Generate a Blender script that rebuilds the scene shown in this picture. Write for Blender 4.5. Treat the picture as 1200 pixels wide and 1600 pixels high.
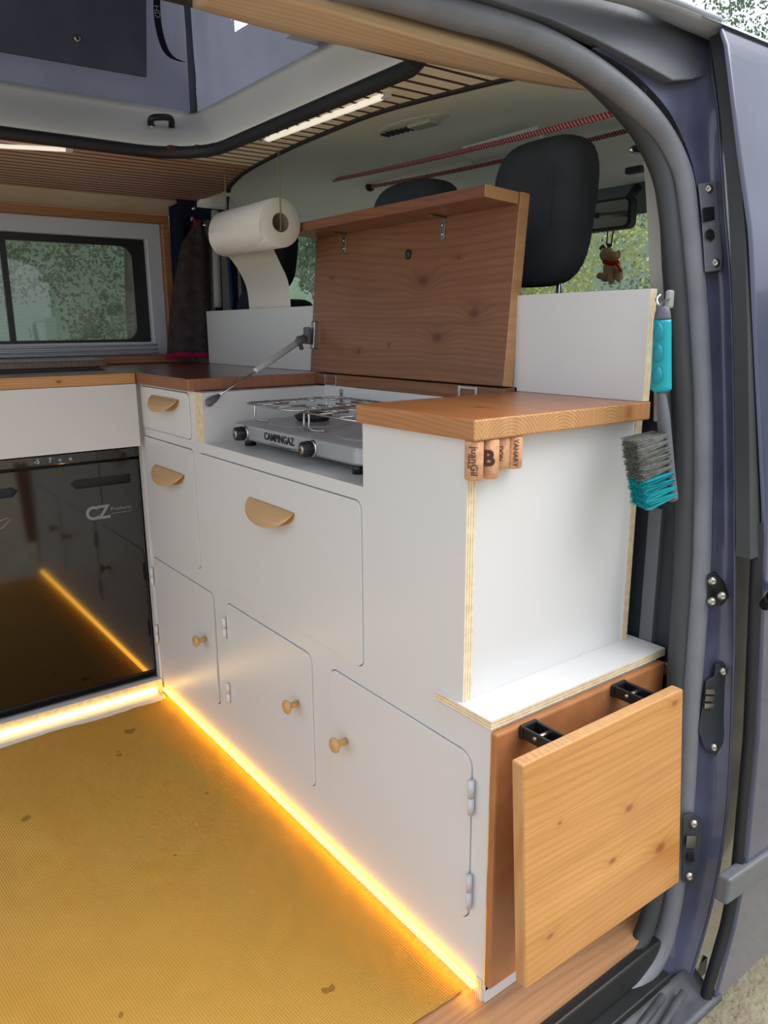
import bpy, bmesh, math, random
from mathutils import Vector, Matrix, noise
from mathutils.geometry import tessellate_polygon
random.seed(7)
PI = math.pi
scene = bpy.context.scene
COL = scene.collection
for o in list(bpy.data.objects):
    bpy.data.objects.remove(o)

# ------------------------------------------------------------ camera
yaw, pit, rol = math.radians(53.14520), math.radians(-13.61744), math.radians(-0.37048)
fw = Vector((-math.sin(yaw)*math.cos(pit), math.cos(yaw)*math.cos(pit), math.sin(pit)))
rt = Vector((math.cos(yaw), math.sin(yaw), 0)); up = rt.cross(fw)
r2 = rt*math.cos(rol)+up*math.sin(rol); u2 = -rt*math.sin(rol)+up*math.cos(rol)
cam = bpy.data.cameras.new('camera'); camo = bpy.data.objects.new('camera', cam); COL.objects.link(camo)
M = Matrix((r2, u2, -fw)).transposed().to_4x4(); M.translation = Vector((0.6148, -0.6272, 0.88604))
camo.matrix_world = M
cam.sensor_fit = 'VERTICAL'; cam.sensor_height = 36; cam.lens = 1202.2/1600*36; cam.clip_start = .02
scene.camera = camo

# ------------------------------------------------------------ world, sun, exposure
scene.view_settings.view_transform = 'Standard'; scene.view_settings.look = 'None'
scene.view_settings.gamma = 1; scene.view_settings.use_curve_mapping = False
scene.view_settings.exposure = 0.40
w = bpy.data.worlds.new('overcast_sky'); scene.world = w; w.use_nodes = True
nt = w.node_tree; bg = nt.nodes['Background']
tc = nt.nodes.new('ShaderNodeTexCoord'); sp = nt.nodes.new('ShaderNodeSeparateXYZ'); nt.links.new(tc.outputs['Generated'], sp.inputs[0])
cr = nt.nodes.new('ShaderNodeValToRGB'); nt.links.new(sp.outputs['Z'], cr.inputs[0])
cr.color_ramp.elements[0].position = 0; cr.color_ramp.elements[0].color = (.72, .78, .84, 1)
cr.color_ramp.elements[1].position = .6; cr.color_ramp.elements[1].color = (.86, .92, 1, 1)
nt.links.new(cr.outputs[0], bg.inputs[0]); bg.inputs[1].default_value = 1.15
sun = bpy.data.lights.new('sun', 'SUN'); sun.energy = 2.6; sun.angle = math.radians(60); sun.color = (1, .97, .92)
so = bpy.data.objects.new('sun', sun); COL.objects.link(so); so.rotation_euler = (math.radians(-30), 0, math.radians(-40)); so.location = (3, -2, 4)

# ------------------------------------------------------------ materials
class NT:
    def __init__(s, name):
        s.m = bpy.data.materials.new(name); s.m.use_nodes = True; s.t = s.m.node_tree
        s.b = s.t.nodes['Principled BSDF']; s.o = s.t.nodes['Material Output']
    def n(s, typ, **kw):
        x = s.t.nodes.new(typ)
        for k, v in kw.items():
            if k.startswith('i_'): x.inputs[k[2:].replace('_', ' ')].default_value = v
            else: setattr(x, k, v)
        return x
    def l(s, a, b): s.t.links.new(a, b)
    def math(s, op, a, b=None, c=None):
        x = s.n('ShaderNodeMath', operation=op)
        for i, q in enumerate((a, b, c)):
            if q is None: continue
            if isinstance(q, (int, float)): x.inputs[i].default_value = q
            else: s.l(q, x.inputs[i])
        return x.outputs[0]
    def ramp(s, fac, stops, interp='LINEAR'):
        x = s.n('ShaderNodeValToRGB'); e = x.color_ramp; e.interpolation = interp
        while len(e.elements) < len(stops): e.elements.new(.5)
        for el, (p, c) in zip(e.elements, stops): el.position = p; el.color = tuple(c)+(1,)
        s.l(fac, x.inputs[0]); return x.outputs[0]
    def mix(s, f, a, b, typ='MIX'):
        x = s.n('ShaderNodeMix', data_type='RGBA', blend_type=typ)
        for i, q in ((0, f), (6, a), (7, b)):
            if isinstance(q, (int, float)): x.inputs[i].default_value = q
            elif isinstance(q, tuple): x.inputs[i].default_value = q+(1,)
            else: s.l(q, x.inputs[i])
        return x.outputs[2]
    def coord(s, scale=(1, 1, 1), loc=(0, 0, 0), rot=(0, 0, 0)):
        t = s.n('ShaderNodeTexCoord'); mp = s.n('ShaderNodeMapping')
        mp.inputs['Scale'].default_value = scale; mp.inputs['Location'].default_value = loc; mp.inputs['Rotation'].default_value = rot
        s.l(t.outputs['Object'], mp.inputs[0]); return mp.outputs[0]
    def noise(s, vec, scale, detail=3, rough=.5, dist=0):
        x = s.n('ShaderNodeTexNoise'); s.l(vec, x.inputs['Vector']); x.inputs['Scale'].default_value = scale
        x.inputs['Detail'].default_value = detail; x.inputs['Roughness'].default_value = rough; x.inputs['Distortion'].default_value = dist
        return x.outputs[0]
    def bump(s, h, strength=.3, dist=.001):
        x = s.n('ShaderNodeBump'); x.inputs['Strength'].default_value = strength; x.inputs['Distance'].default_value = dist
        s.l(h, x.inputs['Height']); s.l(x.outputs[0], s.b.inputs['Normal'])
    def col(s, c):
        if isinstance(c, tuple): s.b.inputs['Base Color'].default_value = c+(1,)
        else: s.l(c, s.b.inputs['Base Color'])

def lin(r, g, b): return tuple(((c/255)/12.92 if c/255 <= .04045 else ((c/255+.055)/1.055)**2.4) for c in (r, g, b))

def plain(name, rgb, rough=.5, metal=0, var=.08, vscale=12, bump=0, bscale=200, coat=0, spec=.5):
    n = NT(name); v = n.coord()
    f = n.noise(v, vscale, 4)
    c = lin(*rgb); lo = tuple(x*(1-var) for x in c); hi = tuple(min(1, x*(1+var)) for x in c)
    n.col(n.ramp(f, [(.3, lo), (.7, hi)]))
    n.b.inputs['Roughness'].default_value = rough; n.b.inputs['Metallic'].default_value = metal
    n.b.inputs['Coat Weight'].default_value = coat; n.b.inputs['Coat Roughness'].default_value = .06
    n.b.inputs['Specular IOR Level'].default_value = spec
    if bump: n.bump(n.noise(v, bscale, 2), bump, .001)
    return n.m

def wood(name, light, dark, along='x', across='z', ring=60, rough=.42, knots=(), planks=0, kdark=None, coat=.25, distort=1.0, radial=None, contrast=.5):
    """pine: fine growth lines along one axis with listed knots (along, across, radius); radial=(height, pitch): arcs of end grain"""
    n = NT(name); t = n.n('ShaderNodeTexCoord'); s = n.n('ShaderNodeSeparateXYZ'); n.l(t.outputs['Object'], s.inputs[0])
    ax = {'x': s.outputs[0], 'y': s.outputs[1], 'z': s.outputs[2]}
    A, C = ax[along], ax[across]
    T = [ax[k] for k in 'xyz' if k not in (along, across)][0]
    prn = 0
    if planks:
        pid = n.math('FLOOR', n.math('MULTIPLY', C, 1/planks))
        prn = n.math('FRACT', n.math('MULTIPLY', n.math('SINE', n.math('MULTIPLY', pid, 12.9898)), 4375.5))
    def cvec(a, c, t_, off=0):
        q = n.n('ShaderNodeCombineXYZ'); n.l(n.math('MULTIPLY', A, a), q.inputs[0]); n.l(n.math('MULTIPLY', C, c), q.inputs[1])
        n.l(n.math('ADD', n.math('MULTIPLY', T, t_), n.math('MULTIPLY', prn, 30) if planks else off), q.inputs[2]); return q.outputs[0]
    big = n.noise(cvec(1.5, 4.0, 4.0), 1.0, 1, .4)
    mid = n.noise(cvec(5, 22, 22), 1.0, 2, .5)
    if radial:
        z0, pitch = radial
        fr = n.math('MULTIPLY', n.math('SUBTRACT', n.math('FRACT', n.math('MULTIPLY', C, 1/pitch)), .5), pitch)
        dz = n.math('SUBTRACT', A, z0)
        yy = n.math('SQRT', n.math('ADD', n.math('MULTIPLY', fr, fr), n.math('MULTIPLY', dz, dz)))
        yy = n.math('ADD', yy, n.math('MULTIPLY', mid, .004))
    else:
        yy = n.math('ADD', C, n.math('MULTIPLY', n.math('SUBTRACT', big, .5), .13*distort))
        yy = n.math('ADD', yy, n.math('MULTIPLY', n.math('SUBTRACT', mid, .5), .010*distort))
    kmask = None; halo = None
    for (ka, kc, kr) in knots:
        da = n.math('MULTIPLY', n.math('SUBTRACT', A, ka), .6); dc = n.math('SUBTRACT', C, kc)
        d2 = n.math('ADD', n.math('MULTIPLY', da, da), n.math('MULTIPLY', dc, dc))
        g = n.math('POWER', 2.718, n.math('MULTIPLY', d2, -1/(kr*kr*4)))
        yy = n.math('ADD', yy, n.math('MULTIPLY', g, kr*2.2))
        core = n.math('MULTIPLY', n.math('POWER', 2.718, n.math('MULTIPLY', n.math('POWER', n.math('MULTIPLY', d2, 1/(kr*kr*.55)), 2), -1)), .85)
        kmask = core if kmask is None else n.math('MAXIMUM', kmask, core)
        halo = g if halo is None else n.math('MAXIMUM', halo, g)
    sn = n.math('ADD', n.math('MULTIPLY', n.math('SINE', n.math('MULTIPLY', yy, ring*2*PI)), .5), .5)
    sn = n.math('POWER', sn, 3)
    sn = n.math('MULTIPLY', sn, n.math('ADD', n.math('MULTIPLY', mid, .9), .25))
    fine = n.noise(cvec(9, 500, 500), 1, 3, .65)
    streak = n.noise(cvec(2.5, 60, 60), 1, 3, .6)
    cl, cd = lin(*light), lin(*dark)
    base = n.ramp(streak, [(.25, tuple(x*1.06 for x in cl)), (.75, tuple(a_*.6+b_*.4 for a_, b_ in zip(cl, cd)))])
    base = n.mix(n.math('MULTIPLY', sn, contrast), base, cd)
    base = n.mix(n.math('MULTIPLY', n.math('SUBTRACT', fine, .35), .55), base, cd)
    blot = n.noise(t.outputs['Object'], 6, 3)
    base = n.mix(n.math('MAXIMUM', n.math('MULTIPLY', n.math('SUBTRACT', blot, .5), .9), 0), base, cd)
    if planks:
        base = n.mix(n.math('MULTIPLY', prn, .3), base, cd)
        ln = n.math('LESS_THAN', n.math('FRACT', n.math('MULTIPLY', C, 1/planks)), .012)
        base = n.mix(n.math('MULTIPLY', ln, .45), base, tuple(x*.5 for x in cd))
    if kmask is not None:
        base = n.mix(n.math('MULTIPLY', halo, .35), base, cd)
        base = n.mix(kmask, base, lin(*(kdark or tuple(int(x*.55) for x in dark))))
    n.col(base); n.b.inputs['Roughness'].default_value = rough
    n.b.inputs['Coat Weight'].default_value = coat; n.b.inputs['Coat Roughness'].default_value = .3
    n.bump(n.math('ADD', sn, fine), .1, .0005)
    return n.m

def ply(name, axis):
    n = NT(name); t = n.n('ShaderNodeTexCoord'); s = n.n('ShaderNodeSeparateXYZ'); n.l(t.outputs['Object'], s.inputs[0])
    a = s.outputs['xyz'.index(axis)]
    v = n.math('SINE', n.math('MULTIPLY', a, 2*PI/.0042))
    nz = n.noise(t.outputs['Object'], 90, 3)
    f = n.math('ADD', n.math('MULTIPLY', v, .3), nz)
    n.col(n.ramp(f, [(.2, lin(196, 170, 132)), (.5, lin(226, 206, 168)), (.8, lin(236, 220, 190))]))
    n.b.inputs['Roughness'].default_value = .7
    return n.m

def glass(name, tint=(.95, .97, .96), gloss=.08, rough=.02):
    n = NT(name); t = n.t
    tr = n.n('ShaderNodeBsdfTransparent'); tr.inputs[0].default_value = tint+(1,)
    gl = n.n('ShaderNodeBsdfGlossy'); gl.inputs['Roughness'].default_value = rough
    mx = n.n('ShaderNodeMixShader'); mx.inputs[0].default_value = gloss
    n.l(tr.outputs[0], mx.inputs[1]); n.l(gl.outputs[0], mx.inputs[2]); n.l(mx.outputs[0], n.o.inputs[0])
    return n.m

def emit(name, rgb, strength):
    n = NT(name); n.b.inputs['Base Color'].default_value = rgb+(1,)
    n.b.inputs['Emission Color'].default_value = rgb+(1,); n.b.inputs['Emission Strength'].default_value = strength
    return n.m

WHITE = plain('white_laminate', (214, 213, 213), .32, var=.015, vscale=5)
PLYX, PLYY, PLYZ = ply('ply_edge_x', 'x'), ply('ply_edge_y', 'y'), ply('ply_edge_z', 'z')
W_LID = wood('lid_pine', (142, 94, 64), (88, 50, 30), 'x', 'z', 85, .38, knots=[(-.36, .905, .010), (-.69, .835, .0055), (-.45, .865, .011), (-.5, .965, .011), (-.59, .85, .003), (-.80, .985, .004), (-.41, 1.0, .004)], kdark=(86, 40, 22))
W_TOPD = wood('worktop_dark_pine', (116, 70, 46), (66, 36, 24), 'x', 'y', 80, .25, planks=.1, coat=.6)
W_TOPE = wood('worktop_end_grain', (176, 120, 88), (112, 62, 40), 'z', 'y', 260, .5, coat=.1, radial=(.745, .09), contrast=.7)
W_TOPF = wood('worktop_front_edge', (150, 96, 62), (98, 56, 34), 'x', 'z', 150, .45, coat=.1)
W_TOPO = wood('outer_worktop_pine', (184, 120, 70), (128, 70, 34), 'x', 'y', 80, .34, knots=[(-.13, .09, .006), (-.12, .25, .007)], planks=.14, coat=.5)
W_TOPOE = wood('outer_worktop_edge', (186, 130, 80), (136, 82, 42), 'x', 'z', 160, .45, coat=.2)
W_RING = wood('end_grain_rings', (206, 158, 106), (140, 88, 48), 'z', 'y', 230, .5, coat=.1, radial=(.735, .095), contrast=.75, knots=[(.768, .28, .007)], kdark=(170, 92, 56))
W_RINGL = wood('lid_end_grain', (206, 160, 110), (134, 84, 46), 'y', 'z', 240, .5, coat=.1, radial=(.34, .07), contrast=.7)
W_FRE = wood('fridge_worktop_edge', (204, 152, 98), (158, 104, 60), 'y', 'z', 150, .5, coat=.1, knots=[(-.18, .773, .004)])
W_TAB = wood('table_pine', (214, 156, 88), (160, 100, 44), 'y', 'z', 85, .36, planks=.077, coat=.4, knots=[(.17, .262, .007), (.14, .196, .006), (.25, .165, .010), (.02, .145, .005), (.26, .385, .006), (.03, .30, .003)], kdark=(138, 78, 36), contrast=.4)
W_TABE = wood('table_edge', (206, 160, 108), (156, 104, 60), 'z', 'y', 150, .5, coat=.1)
W_BACK = plain('brown_stained_ply', (168, 112, 70), .45, var=.14, vscale=28, bump=.1, bscale=400, coat=.15)
W_TRIM = wood('window_trim_pine', (172, 122, 80), (124, 78, 44), 'y', 'z', 90, .45)
W_PALE = wood('pale_ply_board', (214, 198, 176), (190, 168, 142), 'y', 'z', 40, .5, coat=.1)
W_SLATL = wood('slat_shaded_tone', (200, 166, 146), (146, 106, 90), 'y', 'x', 90, .5, coat=.1)  # left slats: dimmer light put into the wood colour
W_SLATF = wood('slat_daylit_tone', (232, 228, 214), (200, 192, 172), 'y', 'x', 90, .5, coat=.1)  # right slats, same wood: daylight from the door put into the colour
W_BEAM = wood('beam_ply', (204, 182, 158), (160, 130, 102), 'y', 'x', 90, .45)
W_FLOOR = wood('floor_oak', (200, 152, 110), (146, 102, 72), 'y', 'x', 90, .42, planks=.15)
W_HAND = wood('beech_handle', (204, 166, 120), (170, 128, 82), 'x', 'z', 260, .5)
W_KNOB = wood('beech_knob', (206, 168, 112), (180, 136, 80), 'x', 'z', 150, .5)
SLATGAP = plain('slat_groove_shade', (70, 46, 40), .9)  # dark colour standing for the shade between slats
BLACK = plain('black_plastic', (22, 22, 24), .4)
BLACKR = plain('black_rubber', (26, 27, 32), .6, bump=.2, bscale=500)
SEALM = plain('grey_rubber_seal', (108, 110, 118), .5, var=.12, vscale=20, bump=.15, bscale=600)
SEALD = plain('dark_rubber_lip', (52, 55, 58), .55, var=.15)
NAVY = plain('navy_paint', (56, 60, 88), .22, var=.2, vscale=7, coat=.7)
NAVYD = plain('dusty_navy_jamb', (74, 77, 98), .38, var=.3, vscale=16, coat=.4, bump=.05, bscale=60)
GUTTER = plain('grey_roof_rail', (150, 154, 166), .35, var=.05)
RECESS = plain('dark_rail_cover', (90, 93, 102), .5, var=.06)
STEPM = plain('dusty_step_paint', (70, 72, 78), .55, var=.4, vscale=18, bump=.2, bscale=80)
STEPB = plain('black_step_profile', (26, 28, 30), .45, var=.2)
SKIRT = plain('grey_body_moulding', (92, 96, 100), .45, var=.08)
LINER = plain('headliner_fabric', (234, 242, 238), .95, var=.03, vscale=4, bump=.1, bscale=900)
CUP = plain('roof_cup_gelcoat', (230, 226, 214), .35, var=.02, vscale=3)
def fabric(name, rgb, sc=900, trans=0, var=.12, vs=14, rough=.95, bs=.35):
    n = NT(name); v = n.coord(); f = n.noise(v, vs, 4); c = lin(*rgb)
    n.col(n.ramp(f, [(.3, tuple(x*(1-var) for x in c)), (.7, tuple(min(1, x*(1+var)) for x in c))]))
    n.b.inputs['Roughness'].default_value = rough; n.b.inputs['Specular IOR Level'].default_value = .2
    n.bump(n.noise(v, sc, 1), bs, .0008)
    if trans:
        tl = n.n('ShaderNodeBsdfTranslucent'); tl.inputs[0].default_value = c+(1,)
        mx = n.n('ShaderNodeMixShader'); mx.inputs[0].default_value = trans
        n.l(n.b.outputs[0], mx.inputs[1]); n.l(tl.outputs[0], mx.inputs[2]); n.l(mx.outputs[0], n.o.inputs[0])
    return n.m
TENT = fabric('tent_fabric', (128, 130, 146), trans=.4)
TENTD = fabric('tent_flap_fabric', (84, 88, 104), trans=.1)
STRAP = fabric('strap_webbing', (22, 24, 38))
SEAT = fabric('seat_cloth', (76, 80, 88))
JACK = fabric('jacket_cloth', (66, 56, 56), vs=40, var=.35)
MAGENTA = fabric('magenta_binding', (150, 24, 66))
CURT = fabric('navy_curtain', (24, 28, 48))
BLUEF = fabric('blue_webbing', (28, 58, 96))
PILLAR = plain('grey_pillar_trim', (160, 158, 154), .6, var=.04)
PILLARD = plain('dark_pillar_trim', (42, 46, 52), .6, var=.1)
ALU = plain('window_frame_white', (196, 198, 206), .35, var=.02)
ALUG = plain('aluminium_rail', (150, 152, 158), .35, metal=.5)
CHROME = plain('chrome', (200, 200, 202), .22, metal=1, var=.05)
STEEL = plain('zinc_steel', (170, 165, 160), .35, metal=1)
SILVER = plain('silver_stove_enamel', (168, 170, 176), .34, metal=.3, var=.03)
BURN = plain('burner_cap', (58, 50, 48), .5, metal=.3, var=.3, vscale=60)
FRG = plain('fridge_gloss_black', (10, 10, 12), .06, coat=1, var=.1)
FRGE = plain('fridge_edge_black', (16, 16, 18), .25)
LOGO = plain('grey_print', (128, 132, 138), .4)
PRINTB = plain('black_print', (20, 20, 22), .6)
PRINTW = plain('white_print', (215, 220, 225), .5)
PRINTBR = plain('brown_cork_print', (78, 42, 36), .8)
PAPER = plain('kitchen_paper', (226, 222, 214), .95, var=.02, vscale=60, bump=.35, bscale=240)
CARD = plain('cardboard_tube', (128, 118, 108), .9)
STRING = plain('jute_string', (148, 128, 96), .9)
TEAL = plain('teal_plastic', (0, 158, 172), .4)
TEALB = plain('teal_bristle', (20, 160, 170), .6, var=.15, vscale=80)
GREYB = plain('grey_bristle', (118, 118, 112), .7, var=.3, vscale=150)
GREYP = plain('grey_plastic', (96, 98, 106), .45)
CORK = plain('cork', (202, 152, 116), .85, var=.2, vscale=120, bump=.4, bscale=500)
PLUSH = fabric('tan_plush', (196, 164, 126)); PLUSHD = fabric('brown_plush', (96, 74, 58)); REDW = fabric('red_wool', (170, 36, 44))
LEDW = emit('warm_led', (1.0, .52, .05), 8.0)
LEDS = emit('warm_led_bright', (1.0, .64, .2), 4.0)
DIFF = plain('white_diffuser', (232, 232, 222), .3)
LENS = plain('clear_lamp_lens', (190, 196, 194), .15)
GLASS = glass('clear_glass'); GLASSW = glass('dusty_window_glass', (.62, .66, .64), .07)
def hazy(m):
    t = m.node_tree; o = t.nodes['Material Output']; src = o.inputs[0].links[0].from_socket
    d = t.nodes.new('ShaderNodeBsdfDiffuse'); d.inputs[0].default_value = (.55, .6, .55, 1); mx = t.nodes.new('ShaderNodeMixShader')
    tc = t.nodes.new('ShaderNodeTexCoord'); wv = t.nodes.new('ShaderNodeTexWave'); wv.bands_direction = 'Z'; wv.inputs['Scale'].default_value = 34; wv.inputs['Distortion'].default_value = .4
    t.links.new(tc.outputs['Object'], wv.inputs[0]); ma = t.nodes.new('ShaderNodeMath'); ma.operation = 'MULTIPLY_ADD'; ma.inputs[1].default_value = .10; ma.inputs[2].default_value = .08
    t.links.new(wv.outputs['Fac'], ma.inputs[0]); t.links.new(ma.outputs[0], mx.inputs[0]); t.links.new(src, mx.inputs[1]); t.links.new(d.outputs[0], mx.inputs[2]); t.links.new(mx.outputs[0], o.inputs[0])
hazy(GLASSW)
MIRR = plain('mirror_glass', (170, 180, 182), .04, metal=1, var=.01)
TARN = plain('beige_handle_plastic', (206, 208, 204), .4)
BARK = plain('bark', (86, 70, 54), .9, var=.3)
def rope_mat():
    n = NT('red_rope'); v = n.coord(rot=(0, 0, .3)); wv = n.n('ShaderNodeTexWave'); n.l(v, wv.inputs['Vector'])
    wv.inputs['Scale'].default_value = 75; wv.bands_direction = 'DIAGONAL'
    n.col(n.ramp(wv.outputs['Fac'], [(.35, lin(130, 34, 42)), (.6, lin(150, 50, 56)), (.85, lin(176, 150, 148))]))
    n.b.inputs['Roughness'].default_value = .9; return n.m
ROPE = rope_mat()
def rug_mat():
    n = NT('mustard_weave'); v = n.coord(rot=(0, 0, -.1))
    wx = n.n('ShaderNodeTexWave', bands_direction='X'); n.l(v, wx.inputs[0]); wx.inputs['Scale'].default_value = 95; wx.inputs['Distortion'].default_value = .6
    wy = n.n('ShaderNodeTexWave', bands_direction='Y'); n.l(v, wy.inputs[0]); wy.inputs['Scale'].default_value = 80; wy.inputs['Distortion'].default_value = .6
    h = n.math('ADD', wx.outputs['Fac'], wy.outputs['Fac'])
    bl = n.noise(v, 5, 4)
    c = n.mix(n.math('MULTIPLY', h, .5), lin(164, 118, 36), lin(204, 156, 64))
    c = n.mix(n.math('MULTIPLY', bl, .5), c, lin(198, 156, 92))
    vo = n.n('ShaderNodeTexNoise'); n.l(v, vo.inputs['Vector']); vo.inputs['Scale'].default_value = 17; vo.inputs['Detail'].default_value = 2
    st = n.math('GREATER_THAN', vo.outputs[0], .74)
    c = n.mix(n.math('MULTIPLY', st, .55), c, lin(96, 64, 20))
    n.col(c); n.b.inputs['Roughness'].default_value = .95; n.b.inputs['Specular IOR Level'].default_value = .15
    n.bump(h, .5, .0012); return n.m
RUG = rug_mat()
def leafmat(name, a, b):
    n = NT(name); g = n.n('ShaderNodeNewGeometry'); v = n.coord()
    f = n.math('ADD', n.math('MULTIPLY', g.outputs['Random Per Island'], .7), n.math('MULTIPLY', n.noise(v, 2.0, 2), .4))
    n.col(n.ramp(f, [(.15, lin(*a)), (.9, lin(*b))])); n.b.inputs['Roughness'].default_value = .7
    tl = n.n('ShaderNodeBsdfTranslucent'); tl.inputs[0].default_value = lin(*b)+(1,)
    mx = n.n('ShaderNodeMixShader'); mx.inputs[0].default_value = .25
    n.l(n.b.outputs[0], mx.inputs[1]); n.l(tl.outputs[0], mx.inputs[2]); n.l(mx.outputs[0], n.o.inputs[0])
    return n.m
LEAFA = leafmat('leaf_mid', (72, 92, 62), (118, 136, 92)); LEAFB = leafmat('leaf_light', (96, 112, 66), (184, 194, 124)); LEAFC = leafmat('leaf_dark', (58, 78, 64), (112, 134, 108))
GRASS = leafmat('grass_blade', (88, 98, 50), (160, 164, 104))
def ground_mat():
    n = NT('lawn_soil'); v = n.coord(); a = n.noise(v, 9, 5, .65)
    n.col(n.ramp(a, [(.35, lin(150, 132, 116)), (.5, lin(160, 150, 128)), (.7, lin(164, 164, 130))])); n.b.inputs['Roughness'].default_value = 1
    n.bump(n.noise(v, 60, 4), .8, .01); return n.m
SOIL = ground_mat()

# ------------------------------------------------------------ mesh helpers
def V(*a): return Vector(a)
class MB:
    """collects shapes, then links them as ONE mesh object"""
    def __init__(s): s.bm = bmesh.new(); s.mats = []
    def mi(s, m):
        if m not in s.mats: s.mats.append(m)
        return s.mats.index(m)
    def _tag(s, faces, m, smooth=False):
        if m is not None:
            i = s.mi(m)
            for f in faces: f.material_index = i
        for f in faces: f.smooth = smooth
    def box(s, a, b, m=None, bev=0, seg=2, mat=None):
        lo = [min(p, q) for p, q in zip(a, b)]; hi = [max(p, q) for p, q in zip(a, b)]
        t = bmesh.new(); bmesh.ops.create_cube(t, size=1)
        for v in t.verts: v.co = Vector([lo[i]+(v.co[i]+.5)*(hi[i]-lo[i]) for i in range(3)])
        if bev: bmesh.ops.bevel(t, geom=t.edges[:], offset=bev, segments=seg, affect='EDGES', profile=.5, clamp_overlap=True)
        s.merge(t, m, False, mat); return s
    def merge(s, t, m=None, smooth=False, mat=None):
        if mat is not None: bmesh.ops.transform(t, matrix=mat, verts=t.verts)
        vm = {v: s.bm.verts.new(v.co) for v in t.verts}; fs = []
        for f in t.faces:
            try: nf = s.bm.faces.new([vm[v] for v in f.verts])
            except ValueError: continue
            nf.material_index = f.material_index; nf.smooth = f.smooth; fs.append(nf)
        if m is not None or smooth: s._tag(fs, m, smooth)
        t.free(); return fs
    def prism(s, poly, axis, a, b, m=None, side=None, holes=(), bev=0):
        """2-D outline (in the two other axes, xyz order) extruded from a to b; side: another material for the rim"""
        t = bmesh.new(); o = [i for i in range(3) if i != axis]
        def mk(p, d):
            c = [0, 0, 0]; c[o[0]], c[o[1]], c[axis] = p[0], p[1], d; return t.verts.new(c)
        loops = [list(poly)]+[list(h) for h in holes]
        A = [[mk(p, a) for p in L] for L in loops]; B = [[mk(p, b) for p in L] for L in loops]
        tri = tessellate_polygon([[Vector((p[0], p[1], 0)) for p in L] for L in loops])
        fa = [v for L in A for v in L]; fb = [v for L in B for v in L]
        mi, si = (s.mi(m) if m else 0), (s.mi(side) if side else (s.mi(m) if m else 0))
        for T in tri:
            f = t.faces.new([fa[i] for i in T]); f.material_index = mi
            f = t.faces.new([fb[i] for i in reversed(T)]); f.material_index = mi
        for L, K in zip(A, B):
            for i in range(len(L)):
                j = (i+1) % len(L); f = t.faces.new((L[i], L[j], K[j], K[i])); f.material_index = si
        bmesh.ops.recalc_face_normals(t, faces=t.faces[:])
        if bev:
            es = [e for e in t.edges if len(e.link_faces) == 2 and abs(e.calc_face_angle(0)) > .6]
            bmesh.ops.bevel(t, geom=es, offset=bev, segments=2, affect='EDGES', profile=.5, clamp_overlap=True)
        s.merge(t); return s
    def tube(s, pts, r, m=None, seg=10, cap=True, closed=False, flat=None):
        pts = [Vector(p) for p in pts]; n = len(pts); rad = r if isinstance(r, (list, tuple)) else [r]*n
        t = bmesh.new(); rings = []; N = None
        for i, p in enumerate(pts):
            d = (pts[(i+1) % n]-pts[i-1]) if closed else (pts[min(i+1, n-1)]-pts[max(i-1, 0)])
            if d.length < 1e-9: d = Vector((0, 0, 1))
            d.normalize()
            if N is None:
                N = d.cross(Vector((0, 0, 1)));
                if N.length < .1: N = d.cross(Vector((0, 1, 0)))
            N = (N-d*N.dot(d)); N.normalize(); B = d.cross(N)
            if flat: fx, fy = flat
            else: fx = fy = 1
            rings.append([t.verts.new(p+(N*math.cos(2*PI*k/seg)*fx+B*math.sin(2*PI*k/seg)*fy)*rad[i]) for k in range(seg)])
        for i in range(n if closed else n-1):
            a, b = rings[i], rings[(i+1) % n]
            for k in range(seg): t.faces.new((a[k], a[(k+1) % seg], b[(k+1) % seg], b[k]))
        if cap and not closed: t.faces.new(rings[0][::-1]); t.faces.new(rings[-1])
        bmesh.ops.recalc_face_normals(t, faces=t.faces[:])
        s.merge(t, m, True); return s
    def lathe(s, prof, m=None, seg=32, mat=None):
        t = bmesh.new(); R = []
        for r, z in prof: R.append([t.verts.new((max(r, 1e-5)*math.cos(2*PI*k/seg), max(r, 1e-5)*math.sin(2*PI*k/seg), z)) for k in range(seg)])
        for a, b in zip(R, R[1:]):
            for k in range(seg): t.faces.new((a[k], a[(k+1) % seg], b[(k+1) % seg], b[k]))
        bmesh.ops.recalc_face_normals(t, faces=t.faces[:])
        s.merge(t, m, True, mat); return s
    def ball(s, c, r, m=None, sub=3, mat=None):
        t = bmesh.new(); bmesh.ops.create_icosphere(t, subdivisions=sub, radius=1)
        r = r if isinstance(r, (tuple, list)) else (r, r, r)
        for v in t.verts: v.co = Vector((v.co.x*r[0], v.co.y*r[1], v.co.z*r[2]))
        if mat is not None: bmesh.ops.transform(t, matrix=mat, verts=t.verts)
        for v in t.verts: v.co += Vector(c)
        s.merge(t, m, True); return s
    def grid(s, f, nu, nv, m=None, smooth=True, thick=0):
        t = bmesh.new(); g = [[t.verts.new(f(i/nu, j/nv)) for j in range(nv+1)] for i in range(nu+1)]
        for i in range(nu):
            for j in range(nv): t.faces.new((g[i][j], g[i+1][j], g[i+1][j+1], g[i][j+1]))
        if thick:
            bmesh.ops.recalc_face_normals(t, faces=t.faces[:])
            bmesh.ops.solidify(t, geom=t.faces[:], thickness=thick)
        s.merge(t, m, smooth); return s
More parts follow.
